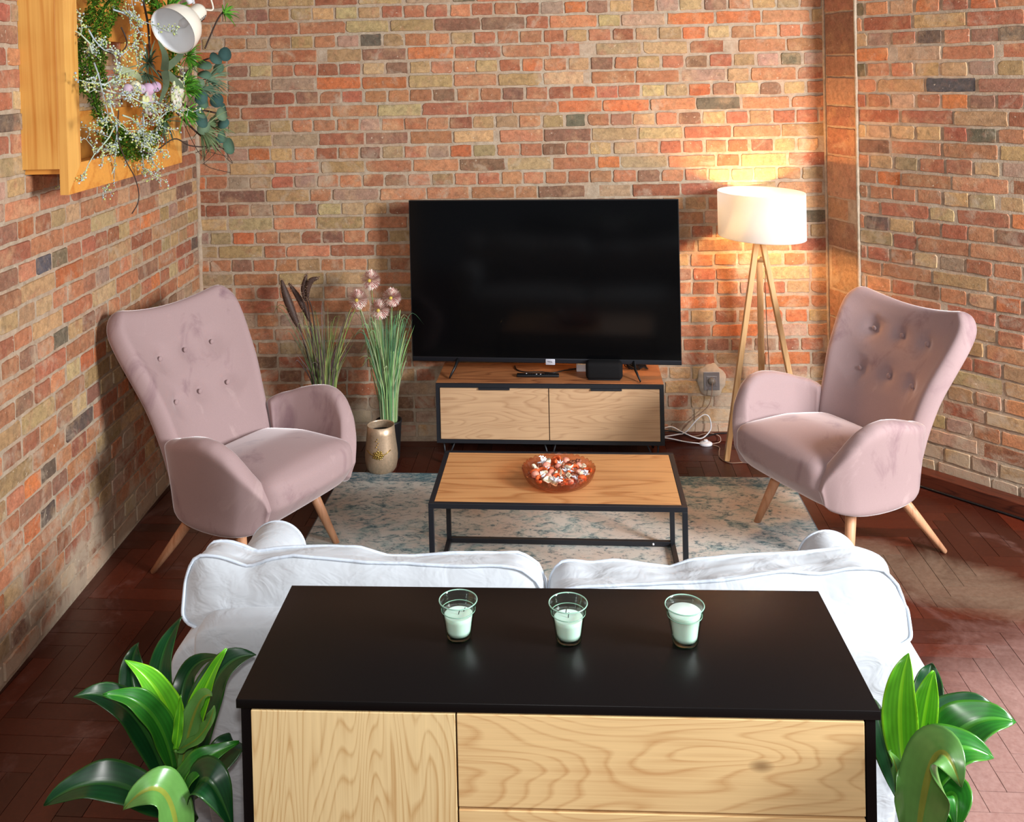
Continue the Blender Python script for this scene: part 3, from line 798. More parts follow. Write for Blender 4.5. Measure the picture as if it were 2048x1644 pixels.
out = nt.nodes['Material Output']; tr = N(nt, 'ShaderNodeBsdfTranslucent'); tr.inputs['Color'].default_value = (.92, .95, .98, 1)
df = N(nt, 'ShaderNodeBsdfDiffuse'); df.inputs['Color'].default_value = (.86, .87, .88, 1); ms = N(nt, 'ShaderNodeMixShader'); ms.inputs[0].default_value = .5
nt.links.new(df.outputs[0], ms.inputs[1]); nt.links.new(tr.outputs[0], ms.inputs[2]); nt.links.new(ms.outputs[0], out.inputs['Surface']); M['shade'] = m
link('lamp_shade', shade_bm(), M['shade'], t)
m, nt, b = new_mat('bulb_glass'); b.inputs['Emission Color'].default_value = (1, .72, .38, 1); b.inputs['Emission Strength'].default_value = 30; M['bulb'] = m
bm = bmesh.new(); bmesh.ops.create_icosphere(bm, subdivisions=3, radius=.032)
for v in bm.verts: v.co += Vector((0, 0, 1.165))
link('bulb', bm, M['bulb'], t)
link('lamp_socket', tube([(0, 0, 1.04), (0, 0, 1.130)], .018, 16), M['white'], t)
bm = bmesh.new()
for a in (-1.05, -1.05+PI/2):
    add_tube(bm, [(-.23*math.cos(a) if a < -1 else -.175*math.cos(a), -.23*math.sin(a) if a < -1 else -.175*math.sin(a), 1.07), (.23*math.cos(a) if a < -1 else .175*math.cos(a), .23*math.sin(a) if a < -1 else .175*math.sin(a), 1.07)], .002, 6)
link('shade_spider', bm, M['white'], t)
link('tripod_hub', lathe([(0, .945), (.016, .945), (.020, .950), (.020, .966), (.016, .970), (0, .970)], 24), plain('hub_cream', srgb(226, 196, 150), .4), t)
def beam(A, B, w, d_, tw=0):
    A = Vector(A); B = Vector(B); z = (B-A).normalized(); x = Vector((z.y, -z.x, 0)).normalized() if abs(z.z) < .9999 else Vector((1, 0, 0))
    y = z.cross(x); T = Matrix((x, y, z)).transposed().to_4x4(); T.translation = A
    return box(-w/2, w/2, -d_/2, d_/2, 0, (B-A).length, .003, 2, T)
# each leg leans past the hub up into the shade
for fx, fy, tx, ty in ((-.190, -.040, .006, -.026), (.190, -.010, .004, -.012), (.020, .165, -.004, .004)):
    A = Vector((fx, fy, .004)); top = Vector((tx, ty, 1.05)) if fx < -.1 else Vector((tx-.006 if fx > .1 else tx, ty, 1.05))
    # place heads side by side around the hub
    off = Vector((-.036, -.01, 0)) if fx < -.1 else (Vector((.000, -.02, 0)) if fx > .1 else Vector((0, .03, 0)))
    link('leg', beam(A, top+off, .030, .024), M['ash'], t, smooth=False)
link('power_cord', tube(smooth_path([(0, 0, 1.04), (.012, -.012, .95), (.018, .02, .8), (.030, .05, .55), (.05, .09, .25), (.06, .10, .02), (.12, .06, .004)]), .0018, 6), M['cablegrey'], t)
lp = bpy.data.lights.new('lamp_bulb_light', 'POINT'); lo = bpy.data.objects.new('lamp_bulb_light', lp); COL.objects.link(lo)
lo.location = (LX, LY, 1.165); lp.energy = 115; lp.color = (1, .52, .18); lp.shadow_soft_size = .035

# wall socket, foot switch, cords
t = thing('wall_socket', 'square steel wall socket with a plug, low on the brick wall', 'socket', (.681, 4.910, .313), .035)
link('cover_plate', box(-.040, .040, -.008, .008, -.055, .038, .002), M['chrome'], t, smooth=False)
link('socket_frame', box(-.026, .026, -.0105, -.007, -.034, .018, .002), M['chrome'], t, smooth=False)
link('plug', tube([(0.0, -.010, -.008), (0, -.024, -.008)], [.021, .017], 20), plain('plug_grey', srgb(120, 112, 104), .3), t)
# plaster patch round the socket on the wall
bm = bmesh.new(); n = 40; cv = bm.verts.new((0, -.0085, -.006)); ringv = []
for j in range(n):
    a = 2*PI*j/n; r = .068+.014*noise.noise(Vector((math.cos(a)*2, math.sin(a)*2, 3))); ringv.append(bm.verts.new((r*math.cos(a), -.0075, r*1.15*math.sin(a)-.006)))
rb = [bm.verts.new((v.co.x*1.05, .004, v.co.z*1.05)) for v in ringv]
for j in range(n): bm.faces.new((cv, ringv[j], ringv[(j+1) % n])); bm.faces.new((ringv[j], rb[j], rb[(j+1) % n], ringv[(j+1) % n]))
bmesh.ops.recalc_face_normals(bm, faces=bm.faces)
o = link('trim_3', bm, plain('patch_plaster', srgb(190, 170, 148), .95, var=.1, vscale=40, bmp=.5)); o.location = (.681, 4.913, .313); o.rotation_euler = (0, 0, .035); o['kind'] = 'structure'
t = thing('foot_switch', 'round white foot switch on the dark floor beside the lamp', 'switch', (.640, 4.855, 0), 0)
link('switch_body', lathe([(0, .0), (.030, .0), (.0335, .005), (.031, .012), (.020, .018), (0, .020)], 32, sy=.8), M['white'], t)
link('button', lathe([(0, .018), (.011, .018), (.011, .025), (.008, .028), (0, .028)], 20, sy=.8), M['white'], t)
tag(link('brown_cable', tube(smooth_path([(.681, 4.885, .300), (.676, 4.880, .24), (.655, 4.884, .18), (.58, 4.888, .115), (.535, 4.888, .075), (.535, 4.885, .045), (.59, 4.880, .035), (.66, 4.884, .05), (.71, 4.885, .035), (.715, 4.875, .012), (.69, 4.865, .006), (.665, 4.858, .006)]), .0022, 6), M['cablegrey']), 'thin brownish cord looping from the wall socket down to the foot switch', 'cord')
tag(link('lamp_power_cable', tube(smooth_path([(.668, 4.848, .006), (.700, 4.82, .003), (.690, 4.76, .003), (.685, 4.69, .003), (.72, 4.635, .003), (.80, 4.635, .004), (.88, 4.60, .004), (.98, 4.58, .003)]), .0024, 6), M['cablegrey']), 'thin cord running on the floor past the lamp foot under the armchair', 'cord')
for k, (pts, mm, lab) in enumerate((
    ([(.40, 4.80, .09), (.47, 4.87, .085), (.52, 4.878, .06), (.58, 4.87, .035), (.625, 4.868, .03), (.668, 4.878, .07), (.665, 4.882, .125), (.64, 4.884, .142), (.60, 4.882, .115), (.545, 4.878, .055), (.50, 4.872, .045), (.40, 4.84, .04)], 'white', 'white cable looping up against the brick wall beside the television stand'),
    ([(.40, 4.82, .05), (.46, 4.86, .030), (.54, 4.86, .014), (.60, 4.852, .010), (.612, 4.85, .008)], 'white', 'white cable lying lowest in the bundle, ending at the foot switch'),
    ([(.40, 4.84, .075), (.48, 4.878, .060), (.56, 4.874, .04), (.62, 4.874, .030), (.70, 4.876, .050), (.76, 4.88, .052)], 'blackplastic', 'black cable running along the foot of the brick wall behind the white cables'))):
    tag(link('loose_cable', tube(smooth_path(pts), .0032, 6), M[mm]), lab, 'cable', 'loose cables beside the television stand')
tag(link('wall_cable', tube(smooth_path([(1.30, 4.63, .006), (1.48, 4.428, .006), (1.70, 4.205, .006), (1.92, 3.98, .006), (2.3, 3.59, .006), (2.9, 2.97, .006)]), .005, 6), M['blackplastic']), 'black cable lying along the skirting of the right brick wall', 'cable')
tw = []
for i in range(60): tw.append((.20+.0022*i, 4.60-.00012*(i-30)**2*.3+.004*math.sin(i*.9), .012+.0035*math.cos(i*.9)))
tag(link('twisted_cord', tube(tw, .0022, 5), M['white']), 'short twisted white cord on the floor under the television stand', 'cord')

# ------------------------------------------------------------------ armchairs
def bake(o):
    dg = bpy.context.evaluated_depsgraph_get(); e = o.evaluated_get(dg)
    me = bpy.data.meshes.new_from_object(e); o.modifiers.clear(); o.data = me
    for p in me.polygons: p.use_smooth = True
def panel(name, fn, nu, nv, th, parent, mat, levels=2, offset=0):
    bm = bmesh.new(); g = [[bm.verts.new(fn(i/nu, j/nv)) for i in range(nu+1)] for j in range(nv+1)]
    for j in range(nv):
        for i in range(nu): bm.faces.new((g[j][i], g[j][i+1], g[j+1][i+1], g[j+1][i]))
    bmesh.ops.recalc_face_normals(bm, faces=bm.faces)
    o = link(name, bm, mat, parent)
    s_ = o.modifiers.new('sol', 'SOLIDIFY'); s_.thickness = th; s_.offset = offset; s_.use_even_offset = False
    q = o.modifiers.new('sub', 'SUBSURF'); q.levels = levels; q.render_levels = levels
    return o
def armchair(label, loc, rz, dh=0, lean=0):
    t = thing('armchair', label, 'armchair', loc, rz, None)
    # local frame: -Y is the sitting direction
    wtab = [(0, .238), (.22, .255), (.36, .264), (.48, .274), (.62, .294), (.78, .316), (.92, .326), (1, .326)]
    def bk(u, v):
        zt_ = .875; a = u*2-1
        z0 = .27
        zt = .918+dh-.040*(1-a*a)
        hw = interp(wtab, v)
        cr = max(0, (v-.86)/.14)
        hw -= .060*(1-math.sqrt(max(0, 1-cr*cr)))
        z = z0+(zt-z0)*v
        y = .125+.295*v**1.08+lean*v
        wrap = interp([(0, .02), (.3, .075), (.55, .090), (.8, .06), (1, .030)], v)
        y -= wrap*abs(a)**2.6
        return Vector((a*hw, y, z))
    b_ = panel('backrest', bk, 16, 14, .078, t, M['velvet'])
    bake(b_)
    btn = [(x, z) for z in (.765, .610) for x in (-.135, 0, .135)]
    def ysurf(x, z):
        best = min(b_.data.vertices, key=lambda v: (v.co.x-x)**2+(v.co.z-z)**2+(0 if v.co.y < bk(.5+x/.65, (z-.27)/.6).y else 1)*1)
        return best.co.y
    ys = [ysurf(x, z) for x, z in btn]
    for v in b_.data.vertices:
        for (x, z), y0 in zip(btn, ys):
            if abs(v.co.y-y0) < .03:
                r2 = (v.co.x-x)**2+(v.co.z-z)**2
                v.co.y += .022*math.exp(-r2/.0009)+.006*math.exp(-r2/.004)
    for (x, z), y0 in zip(btn, ys):
        bm = bmesh.new(); bmesh.ops.create_uvsphere(bm, u_segments=14, v_segments=8, radius=.0105)
        for v in bm.verts: v.co = Vector((v.co.x+x, v.co.y*.5+y0+.016, v.co.z+z))
        link('button', bm, M['velvet'], b_)
    T = [(.130, .520), (.112, .537), (.088, .548), (.05, .557), (.01, .572), (-.06, .590), (-.12, .598), (-.175, .590), (-.225, .560), (-.265, .510), (-.295, .455), (-.318, .40), (-.330, .35)]
    Bt = [(.095, .275), (.085, .264), (.07, .254), (.05, .246), (.02, .240), (-.02, .236), (-.06, .234), (-.11, .234), (-.16, .237), (-.205, .244), (-.245, .255), (-.275, .272), (-.298, .300)]
    for sx in (-1, 1):
        def am(u, v, sx=sx):
            k = u*(len(T)-1); i = min(int(k), len(T)-2); f = k-i
            ty = T[i][0]*(1-f)+T[i+1][0]*f; tz = T[i][1]*(1-f)+T[i+1][1]*f
            by = Bt[i][0]*(1-f)+Bt[i+1][0]*f; bz = Bt[i][1]*(1-f)+Bt[i+1][1]*f
            y = by+(ty-by)*v; z = bz+(tz-bz)*v
            x = .238+.037*math.sin(PI*min(1, u*1.1))**.7+.062*max(0, (z-.30)/.30)**1.3*math.sin(PI*min(1, .02+u*.9))**.8
            x -= .030*max(0, u-.75)/.25
            return Vector((sx*x, y, z))
        panel('armrest', am, 24, 7, .070, t, M['velvet'])
    def sf(p, a, b__, e):
        if b__ < 0: p.y -= .012*(1-a*a)*(1-e*e); p.y += .07*max(0, -e)*(-b__)
        if e > 0: p.z += .018*(1-a*a)*(1-b__*b__)-.030*max(0, b__)*e
        return p
    link('seat', soft_box(-.244, .244, -.352, .150, .245, .452, .055, fn=sf), M['velvet'], t, subsurf=1)
    bm = bmesh.new(); add_box(bm, -.2, .2, .065, .095, .215, .245, .003)
    add_box(bm, -.2, .2, -.165, -.135, .205, .235, .003)
    link('crossbar', bm, M['beech'], t, smooth=False)
    for sx in (-1, 1):
        for y0, y1 in ((-.135, -.222), (.075, .262)):
            A = Vector((sx*.185, y0, .262)); B = Vector((sx*.252, y1, .0))
            bm = bmesh.new(); add_tube(bm, [A, A.lerp(B, .5), B], [.0215, .0185, .0135], 18)
            for v in bm.verts:
                if v.co.z < .012: v.co.z = max(.0, v.co.z) if v.co.z > 0 else 0
            link('leg', bm, M['beech'], t)
    return t
armchair('mauve velvet wing armchair on the left, beside the dried grasses', (-1.280, 3.66, .0), math.radians(64), .055, .035).scale = (1, 1, 1.02)
armchair('mauve velvet wing armchair on the right, beside the tripod lamp', (1.047, 3.915, .0), math.radians(-61))

# ------------------------------------------------------------------ grasses and vase
t = thing('gold_vase', 'champagne gold vase with rose relief, empty, on the floor beside the left armchair', 'vase', (-.925, 4.50, 0), 0)
prof = [(0, 0), (.048, 0), (.060, .005), (.070, .020), (.0765, .050), (.078, .080), (.0755, .110), (.071, .145), (.067, .185), (.0645, .222), (.0625, .2225), (.063, .215), (.065, .18), (.068, .14), (.070, .10), (.065, .04), (0, .03)]
link('vase_body', lathe(prof, 48), M['gold'], t)
link('inner_shade', lathe([(0, .185), (.0648, .185)], 32), M['soil_and_shade'], t)  # dark disc painting the shade inside the empty vase
bm = bmesh.new()
for k in range(26):
    a = k*2.4; r = .024*math.sqrt(k/26)
    vs = bmesh.ops.create_icosphere(bm, subdivisions=1, radius=.0068)['verts']
    for v in vs: v.co = Vector((v.co.x+r*math.cos(a), v.co.y*.6-.0765+.0002*k, v.co.z+.098+r*math.sin(a)))
for k in range(7):
    vs = bmesh.ops.create_icosphere(bm, subdivisions=1, radius=.0032)['verts']
    for v in vs: v.co += Vector((-.004+.006*math.sin(k*2.1), -.0735+.0008*k, .122+.009*k))
add_tube(bm, [(-.058, -.052, .118), (-.035, -.069, .104), (0, -.077, .098), (.035, -.069, .108), (.055, -.054, .122)], .0022, 6)
link('rose_relief', bm, M['bronze'], t)

def blade(bm, cl, pts, w, col):
    P = smooth_path(pts, 5); n = len(P); L_ = []; R_ = []
    for i, p in enumerate(P):
        t_ = i/(n-1); d_ = (P[min(i+1, n-1)]-P[max(i-1, 0)]).normalized()
        s_ = d_.cross(Vector((.3, -1, .1))).normalized()*w*(1-t_**2.2)*.5
        L_.append(bm.verts.new(p-s_)); R_.append(bm.verts.new(p+s_+Vector((0, .0006, 0))))
    for i in range(n-1):
        f = bm.faces.new((L_[i], R_[i], R_[i+1], L_[i+1]))
        for l in f.loops: l[cl] = col
def grass(n, base, r0, hmin, hmax, spread, cols, w=.004, drop=.25, seed=1):
    rnd = random.Random(seed); bm = bmesh.new(); cl = bm.loops.layers.float_color.new('Col')
    for i in range(n):
        a = rnd.uniform(0, 2*PI); r = r0*math.sqrt(rnd.random()); h = rnd.uniform(hmin, hmax)
        b0 = Vector((r*math.cos(a), r*math.sin(a), base)); lean = spread*rnd.uniform(.2, 1)*h
        a2 = a+rnd.uniform(-.7, .7); dx, dy = math.cos(a2)*lean, min(math.sin(a2)*lean, .06)
        m1 = b0+Vector((dx*.25, dy*.25, h*.5)); tp = b0+Vector((dx, dy, h*(1-rnd.random()*.1)))
        pts = [b0, m1, tp]
        if rnd.random() < drop:
            pts.append(tp+Vector((dx*.5+.02*rnd.choice((-1, 1)), dy*.3, -h*rnd.uniform(.0, .15))))
        c = rnd.choice(cols); k = rnd.uniform(.8, 1.15)
        blade(bm, cl, pts, w*rnd.uniform(.7, 1.2), srgb(*[min(255, v*k) for v in c]))
    return bm
def pot(t, r, h):
    link('pot', lathe([(0, 0), (r*.75, 0), (r*.8, .004), (r, h-.01), (r*1.04, h-.008), (r*1.04, h), (r*.94, h), (r*.92, h-.02), (0, h-.02)], 32), M['blackpot'], t)
    link('potting_soil', lathe([(0, h-.016), (r*.93, h-.018)], 24), M['soil_and_shade'], t)
t = thing('allium_grass', 'tall artificial green grass with pink round flowers, behind the gold vase', 'artificial plant', (-.915, 4.650, 0), 0)
pot(t, .062, .19)
link('grass_blades', grass(250, .17, .040, .30, .60, .22, [(120, 160, 96), (96, 142, 88), (146, 170, 110), (84, 124, 92), (150, 160, 120)], .0058, .22, 3), M['grass'], t)
for (fx, fz, s_) in ((-1.040, .785, 1), (-.935, .735, 1.05), (-.975, .880, 1.0), (-.872, .795, .95)):
    lx = fx+.905; lz = fz; ly = -.03+.02*s_
    st = link('flower_stem', tube(smooth_path([(lx*.15, 0, .17), (lx*.6, ly*.5, .45), (lx, ly, lz)]), .0022, 6), plain('flower_stem_green', srgb(120, 140, 84), .6), t)
    bm = bmesh.new(); cl = bm.loops.layers.float_color.new('Col'); rnd = random.Random(int(fz*1000))
    for k in range(420):
        z = 1-2*(k+.5)/420; a = k*2.39996; rr_ = math.sqrt(1-z*z); d_ = Vector((rr_*math.cos(a), rr_*math.sin(a), z))
        r0, r1 = .010*s_, .052*s_*rnd.uniform(.9, 1.06); side = d_.cross(Vector((0, 0, 1))).normalized() if abs(z) < .98 else Vector((1, 0, 0))
        c0 = Vector((lx, ly, lz))
        v = [bm.verts.new(c0+d_*r0), bm.verts.new(c0+d_*r1*.8-side*.0034), bm.verts.new(c0+d_*r1), bm.verts.new(c0+d_*r1*.8+side*.0034)]
        f = bm.faces.new(v); cc = srgb(*rnd.choice(((246, 218, 204), (236, 198, 188), (250, 236, 222), (206, 150, 142))))
        for l in f.loops: l[cl] = cc
    vs = bmesh.ops.create_icosphere(bm, subdivisions=2, radius=.009)['verts']
    fy = {f for v in vs for f in v.link_faces}
    for v in vs: v.co += Vector((lx, ly-.036*s_, lz+.004))
    for f in fy:
        for l in f.loops: l[cl] = srgb(206, 182, 84)
    link('flower_head', bm, M['petal'], t)
t = thing('cattail_grass', 'tall artificial grass with dark brown plumes, behind the left armchair', 'artificial plant', (-1.235, 4.670, 0), 0)
pot(t, .075, .26)
link('grass_blades', grass(110, .24, .050, .24, .52, .36, [(120, 134, 70), (96, 112, 60), (100, 78, 78), (146, 146, 90), (84, 96, 64)], .0048, .35, 9), M['grass'], t)
for pts, r in (([(-.205, .0, .875), (-.185, 0, .80), (-.15, 0, .70), (-.11, 0, .60), (-.085, 0, .50), (-.04, 0, .26)], .030), ([(-.175, .02, .855), (-.12, .02, .77), (-.08, .02, .68), (-.055, .02, .60), (-.02, .02, .26)], .022),
               ([(-.075, -.01, .905), (-.090, -.01, .84), (-.085, -.01, .78), (-.068, -.01, .72), (-.03, -.01, .26)], .021), ([(-.012, -.02, .890), (-.055, -.02, .87), (-.070, -.02, .80), (-.045, -.02, .70), (-.01, -.02, .26)], .021)):
    P = smooth_path(pts, 8); P = P[:-1]+[P[-1]]; n_ = len(P)
    stem = link('plume_stem', tube(P[int(n_*.55):], .0028, 6), M['twig'], t)
    Q = P[:int(n_*.62)]; bm = bmesh.new(); cl = bm.loops.layers.float_color.new('Col'); rnd = random.Random(int(r*9999))
    for i, p in enumerate(Q):
        t_ = i/(len(Q)-1); rad = r*(.12+.9*math.sin(PI*min(1, t_*.98+.03))**.7)
        for k in range(26):
            a = rnd.uniform(0, 6.28); rr_ = rad*rnd.uniform(.5, 1); q = p+Vector((rr_*math.cos(a), rr_*math.sin(a), rnd.uniform(-.008, .008)))
            s_ = .0038; d_ = Vector((rnd.uniform(-1, 1), rnd.uniform(-1, 1), rnd.uniform(.2, 1)))*s_; e_ = Vector((rnd.uniform(-1, 1), -.2, rnd.uniform(-1, 1)))*s_*.6
            f = bm.faces.new([bm.verts.new(q-d_), bm.verts.new(q+e_), bm.verts.new(q+d_)])
            cc = srgb(*rnd.choice(((140, 108, 88), (112, 84, 72), (160, 126, 100), (84, 64, 56))))
            for l in f.loops: l[cl] = cc
    rings = add_tube(bm, Q, [r*.72*(.1+.9*math.sin(PI*min(1, i/(len(Q)-1)*.98+.03))) for i in range(len(Q))], 8)
    for f in bm.faces:
        for l in f.loops:
            if l[cl][3] == 0 or sum(l[cl][:3]) == 0 or (l[cl][0] == 1 and l[cl][1] == 1): l[cl] = srgb(76, 56, 48)
    link('plume', bm, M['grass'], t)

# ------------------------------------------------------------------ broad leaf plants beside the sideboard
LEAFCOL = {0: (18, 62, 28), 1: (38, 108, 30), 2: (92, 172, 34), 3: (92, 140, 66)}
def leaf_obj(parent, o, b0, m0, t0, w, tone, seed):
    rnd = random.Random(seed)
    b0, m0, t0 = [Vector(v)-o for v in (b0, m0, t0)]
    ctrl = m0*2-(b0+t0)/2
    n, k = 22, 8; bm = bmesh.new(); cl = bm.loops.layers.float_color.new('Col')
    fold = .34 if tone != 3 else .18; rows = []
    ph = rnd.uniform(0, 6)
    for i in range(n+1):
        s_ = i/n; p = b0*(1-s_)**2+ctrl*2*s_*(1-s_)+t0*s_*s_
        d_ = ((ctrl-b0)*(1-s_)+(t0-ctrl)*s_).normalized()
        view = (Vector((0, 0, 1.9))-(p+o)).normalized()
        nrm = (view*.55+Vector((0, 0, 1))*.45+Vector((rnd.uniform(-.0, .0), 0, 0)))
        side = d_.cross(nrm).normalized(); up = side.cross(d_).normalized()
        ww = w*(math.sin(PI*min(1, s_**.80))**.75)*(1 if s_ < .97 else .6)*.5 if 0 < s_ < 1 else .0012
        ww = max(ww, .006*(1-s_))
        row = []
        for j in range(-k, k+1):
            a = j/k; wav = .0035*math.sin(s_*17+ph+(2 if j > 0 else 0))*abs(a)**2
            row.append(bm.verts.new(p+side*ww*a+up*(abs(a)*ww*fold+wav-(.0012 if j == 0 else 0))))
        rows.append(row)
    base = LEAFCOL[tone]
    for i in range(n):
        for j in range(2*k):
            f = bm.faces.new((rows[i][j], rows[i][j+1], rows[i+1][j+1], rows[i+1][j]))
            rib = abs(j-k+.5) < 1; str_ = 1+(.10 if tone != 3 else .02)*(1 if j % 2 else -1)
            c = [min(255, v*(1+(str_-1)*.4)) for v in base]
            if rib: c = [c[0]*1.25+18, c[1]*1.12+14, c[2]*1.0+6] if tone != 3 else [128, 138, 52]
            if j in (0, 2*k-1) and tone != 3: c = [c[0]*1.2+16, c[1]*1.08+8, c[2]]
            cc = srgb(*[min(255, v) for v in c])
            for l in f.loops: l[cl] = cc
    lf = link('leaf', bm, M['leaf'], parent)
    sm = lf.modifiers.new('sol', 'SOLIDIFY'); sm.thickness = .0008
    return lf
L_ = [
 ((-0.863, 1.93, 0.396),(-0.928, 1.9, 0.589),(-1.028, 1.86, 0.645),0.06,0),
 ((-0.854, 1.93, 0.444),(-0.878, 1.88, 0.604),(-0.956, 1.84, 0.663),0.05,1),
 ((-0.854, 1.94, 0.479),(-0.869, 1.92, 0.604),(-0.937, 1.9, 0.698),0.052,2),
 ((-0.89, 1.99, 0.426),(-0.99, 2.05, 0.536),(-0.993, 2.08, 0.624),0.062,0),
 ((-0.871, 1.98, 0.455),(-0.93, 2.04, 0.567),(-0.89, 2.08, 0.687),0.05,0),
 ((-0.835, 1.9, 0.514),(-0.827, 1.9, 0.566),(-0.821, 1.9, 0.628),0.018,2),
 ((-0.832, 1.93, 0.429),(-0.803, 1.94, 0.571),(-0.741, 1.95, 0.697),0.04,2),
 ((-0.829, 1.91, 0.465),(-0.789, 1.9, 0.599),(-0.747, 1.88, 0.642),0.042,3),
 ((-0.835, 1.98, 0.381),(-0.804, 2.03, 0.566),(-0.715, 2.06, 0.617),0.066,0),
 ((-0.869, 2.02, 0.405),(-0.894, 2.1, 0.53),(-0.806, 2.1, 0.583),0.045,0),
 ((-0.815, 1.88, 0.416),(-0.775, 1.84, 0.519),(-0.693, 1.88, 0.549),0.048,1),
 ((-0.847, 1.88, 0.391),(-0.952, 1.84, 0.486),(-1.063, 1.8, 0.465),0.068,0),
 ((-0.790, 1.8, 0.36),(-0.785, 1.73, 0.555),(-0.850, 1.70, 0.545),0.072,3),
 ((-0.792, 1.86, 0.391),(-0.734, 1.8, 0.531),(-0.680, 1.8, 0.435),0.07,0),
 ((-0.858, 2.02, 0.317),(-0.786, 2.06, 0.402),(-0.784, 2.1, 0.373),0.06,0),
 ((-0.845, 1.92, 0.499),(-0.764, 1.86, 0.576),(-0.727, 1.84, 0.649),0.034,3)]
R_ = [
 ((0.618, 1.9, 0.51),(0.606, 1.89, 0.653),(0.627, 1.9, 0.757),0.058,2),
 ((0.644, 1.92, 0.496),(0.662, 1.92, 0.625),(0.684, 1.93, 0.706),0.046,2),
 ((0.674, 2.0, 0.458),(0.716, 2.06, 0.563),(0.739, 2.1, 0.617),0.06,0),
 ((0.674, 1.96, 0.467),(0.734, 2.0, 0.563),(0.833, 2.02, 0.585),0.068,0),
 ((0.653, 1.9, 0.492),(0.717, 1.88, 0.625),(0.815, 1.88, 0.644),0.078,1),
 ((0.619, 1.86, 0.463),(0.646, 1.8, 0.631),(0.741, 1.8, 0.63),0.08,1),
 ((0.604, 1.82, 0.40),(0.615, 1.74, 0.665),(0.640, 1.69, 0.655),0.088,3),
 ((0.638, 2.0, 0.395),(0.614, 2.04, 0.531),(0.634, 2.08, 0.521),0.055,0),
 ((0.600, 1.86, 0.481),(0.580, 1.83, 0.574),(0.560, 1.81, 0.629),0.022,3),
 ((0.615, 1.84, 0.421),(0.590, 1.8, 0.545),(0.575, 1.8, 0.604),0.05,3),
 ((0.618, 1.84, 0.422),(0.67, 1.82, 0.544),(0.665, 1.78, 0.51),0.07,1),
 ((0.664, 1.96, 0.447),(0.726, 2.02, 0.518),(0.756, 2.06, 0.523),0.045,0)]
for nm, A, cx, cy, lab in (('l', L_, -.835, 1.94, 'broad leaved green plant on the floor left of the sideboard'), ('r', R_, .675, 1.93, 'broad leaved green plant on the floor right of the sideboard')):
    t = thing('dracaena_plant', lab, 'plant', (cx, cy, 0), 0)
    pot(t, .095, .22)
    stems = {}
    link('stem', tube([(0, 0, .20), (0, 0, .36), (0, -.01, .50)], [.016, .013, .006], 10), plain('green_stem', srgb(96, 110, 50), .6), t)
    for i, (b0, m0, t0, w, tn) in enumerate(A):
        leaf_obj(t, Vector((cx, cy, 0)), b0, m0, t0, w*1.12, tn, i+(100 if nm == 'r' else 0))
        # petiole joins the leaf to the stem
        bb = Vector(b0)-Vector((cx, cy, 0))
        link('leaf_stalk', tube(smooth_path([(0, 0, max(.24, bb.z-.12)), (bb.x*.5, bb.y*.5, bb.z-.05), bb]), .0035, 6), plain('leaf_stalk_green', srgb(86, 130, 50), .5), t) if i < 1 else None
    # remaining stalks as one bundle
    bm = bmesh.new()
    for i, (b0, m0, t0, w, tn) in enumerate(A[1:]):
        bb = Vector(b0)-Vector((cx, cy, 0)); add_tube(bm, smooth_path([(0, 0, max(.24, bb.z-.12)), (bb.x*.5, bb.y*.5, bb.z-.05), bb]), .0035, 6)
    link('leaf_stalk', bm, plain('stalk_green', srgb(86, 130, 50), .5), t)

# ------------------------------------------------------------------ wooden frame box with wreath on the left wall
# local frame: x along the wall (world +y), y out of the wall (world +x), z up ; origin on the wall
FA = math.atan2(1, -.059); FX, FY = -1.6342-.059*3.06, 3.06
t = thing('wooden_frame', 'deep honey coloured plywood frame box mounted on the left brick wall', 'frame', (FX, FY, 0), FA)
# local +x -> world along wall ; local +y -> away from room (into wall), so room side is -y
DF = .155; Z0, Z1 = 1.512, 2.60; WL = 1.105
def rect_frame(bm, x0, x1, z0, z1, w, y0, y1, part):
    # mitred stiles
    o = [(x0, z0), (x1, z0), (x1, z1), (x0, z1)]; i_ = [(x0+w, z0+w), (x1-w, z0+w), (x1-w, z1-w), (x0+w, z1-w)]
    a, b__ = part, (part+1) % 4; g = .0006
    q = [o[a], o[b__], i_[b__], i_[a]]
    F_ = [bm.verts.new((x, y0, z)) for x, z in q]; K = [bm.verts.new((x, y1, z)) for x, z in q]
    bm.faces.new(F_); bm.faces.new(list(reversed(K)))
    for j in range(4): bm.faces.new((F_[j], K[j], K[(j+1) % 4], F_[(j+1) % 4]))
    bmesh.ops.recalc_face_normals(bm, faces=bm.faces)
for part in range(4):
    bm = bmesh.new(); rect_frame(bm, 0, WL, Z0, Z1, .100, -DF, -DF+.028, part)
    link('frame_stile', bm, M['pine_h'] if part in (0, 2) else M['pine'], t, smooth=False)
# the box sides behind
link('side_panel', box(.0, .018, -DF+.028, -.001, 1.598, Z1-.09, .001), M['pine'], t, smooth=False)
link('side_panel', box(WL-.018, WL, -DF+.028, -.001, 1.598, Z1-.09, .001), M['pine'], t, smooth=False)
link('bottom_panel', box(.018, WL-.018, -DF+.028, -.001, 1.580, 1.598, .001), M['pine_h'], t, smooth=False)
link('top_panel', box(.018, WL-.018, -DF+.028, -.001, Z1-.108, Z1-.09, .001), M['pine_h'], t, smooth=False)
# boards on the wall around an opening that shows the bricks
link('back_board', box(.018, WL-.018, -.022, -.003, 1.598, 1.775, .001), M['pine_h'], t, smooth=False)
link('back_board', box(.83, WL-.018, -.021, -.004, 1.775, 2.04, .001), M['pine'], t, smooth=False)
link('back_board', box(.018, WL-.018, -.050, -.030, 2.04, 2.46, .001), M['pine_h'], t, smooth=False)
link('back_board', box(.018, .27, -.021, -.004, 1.775, 2.04, .001), M['pine'], t, smooth=False)

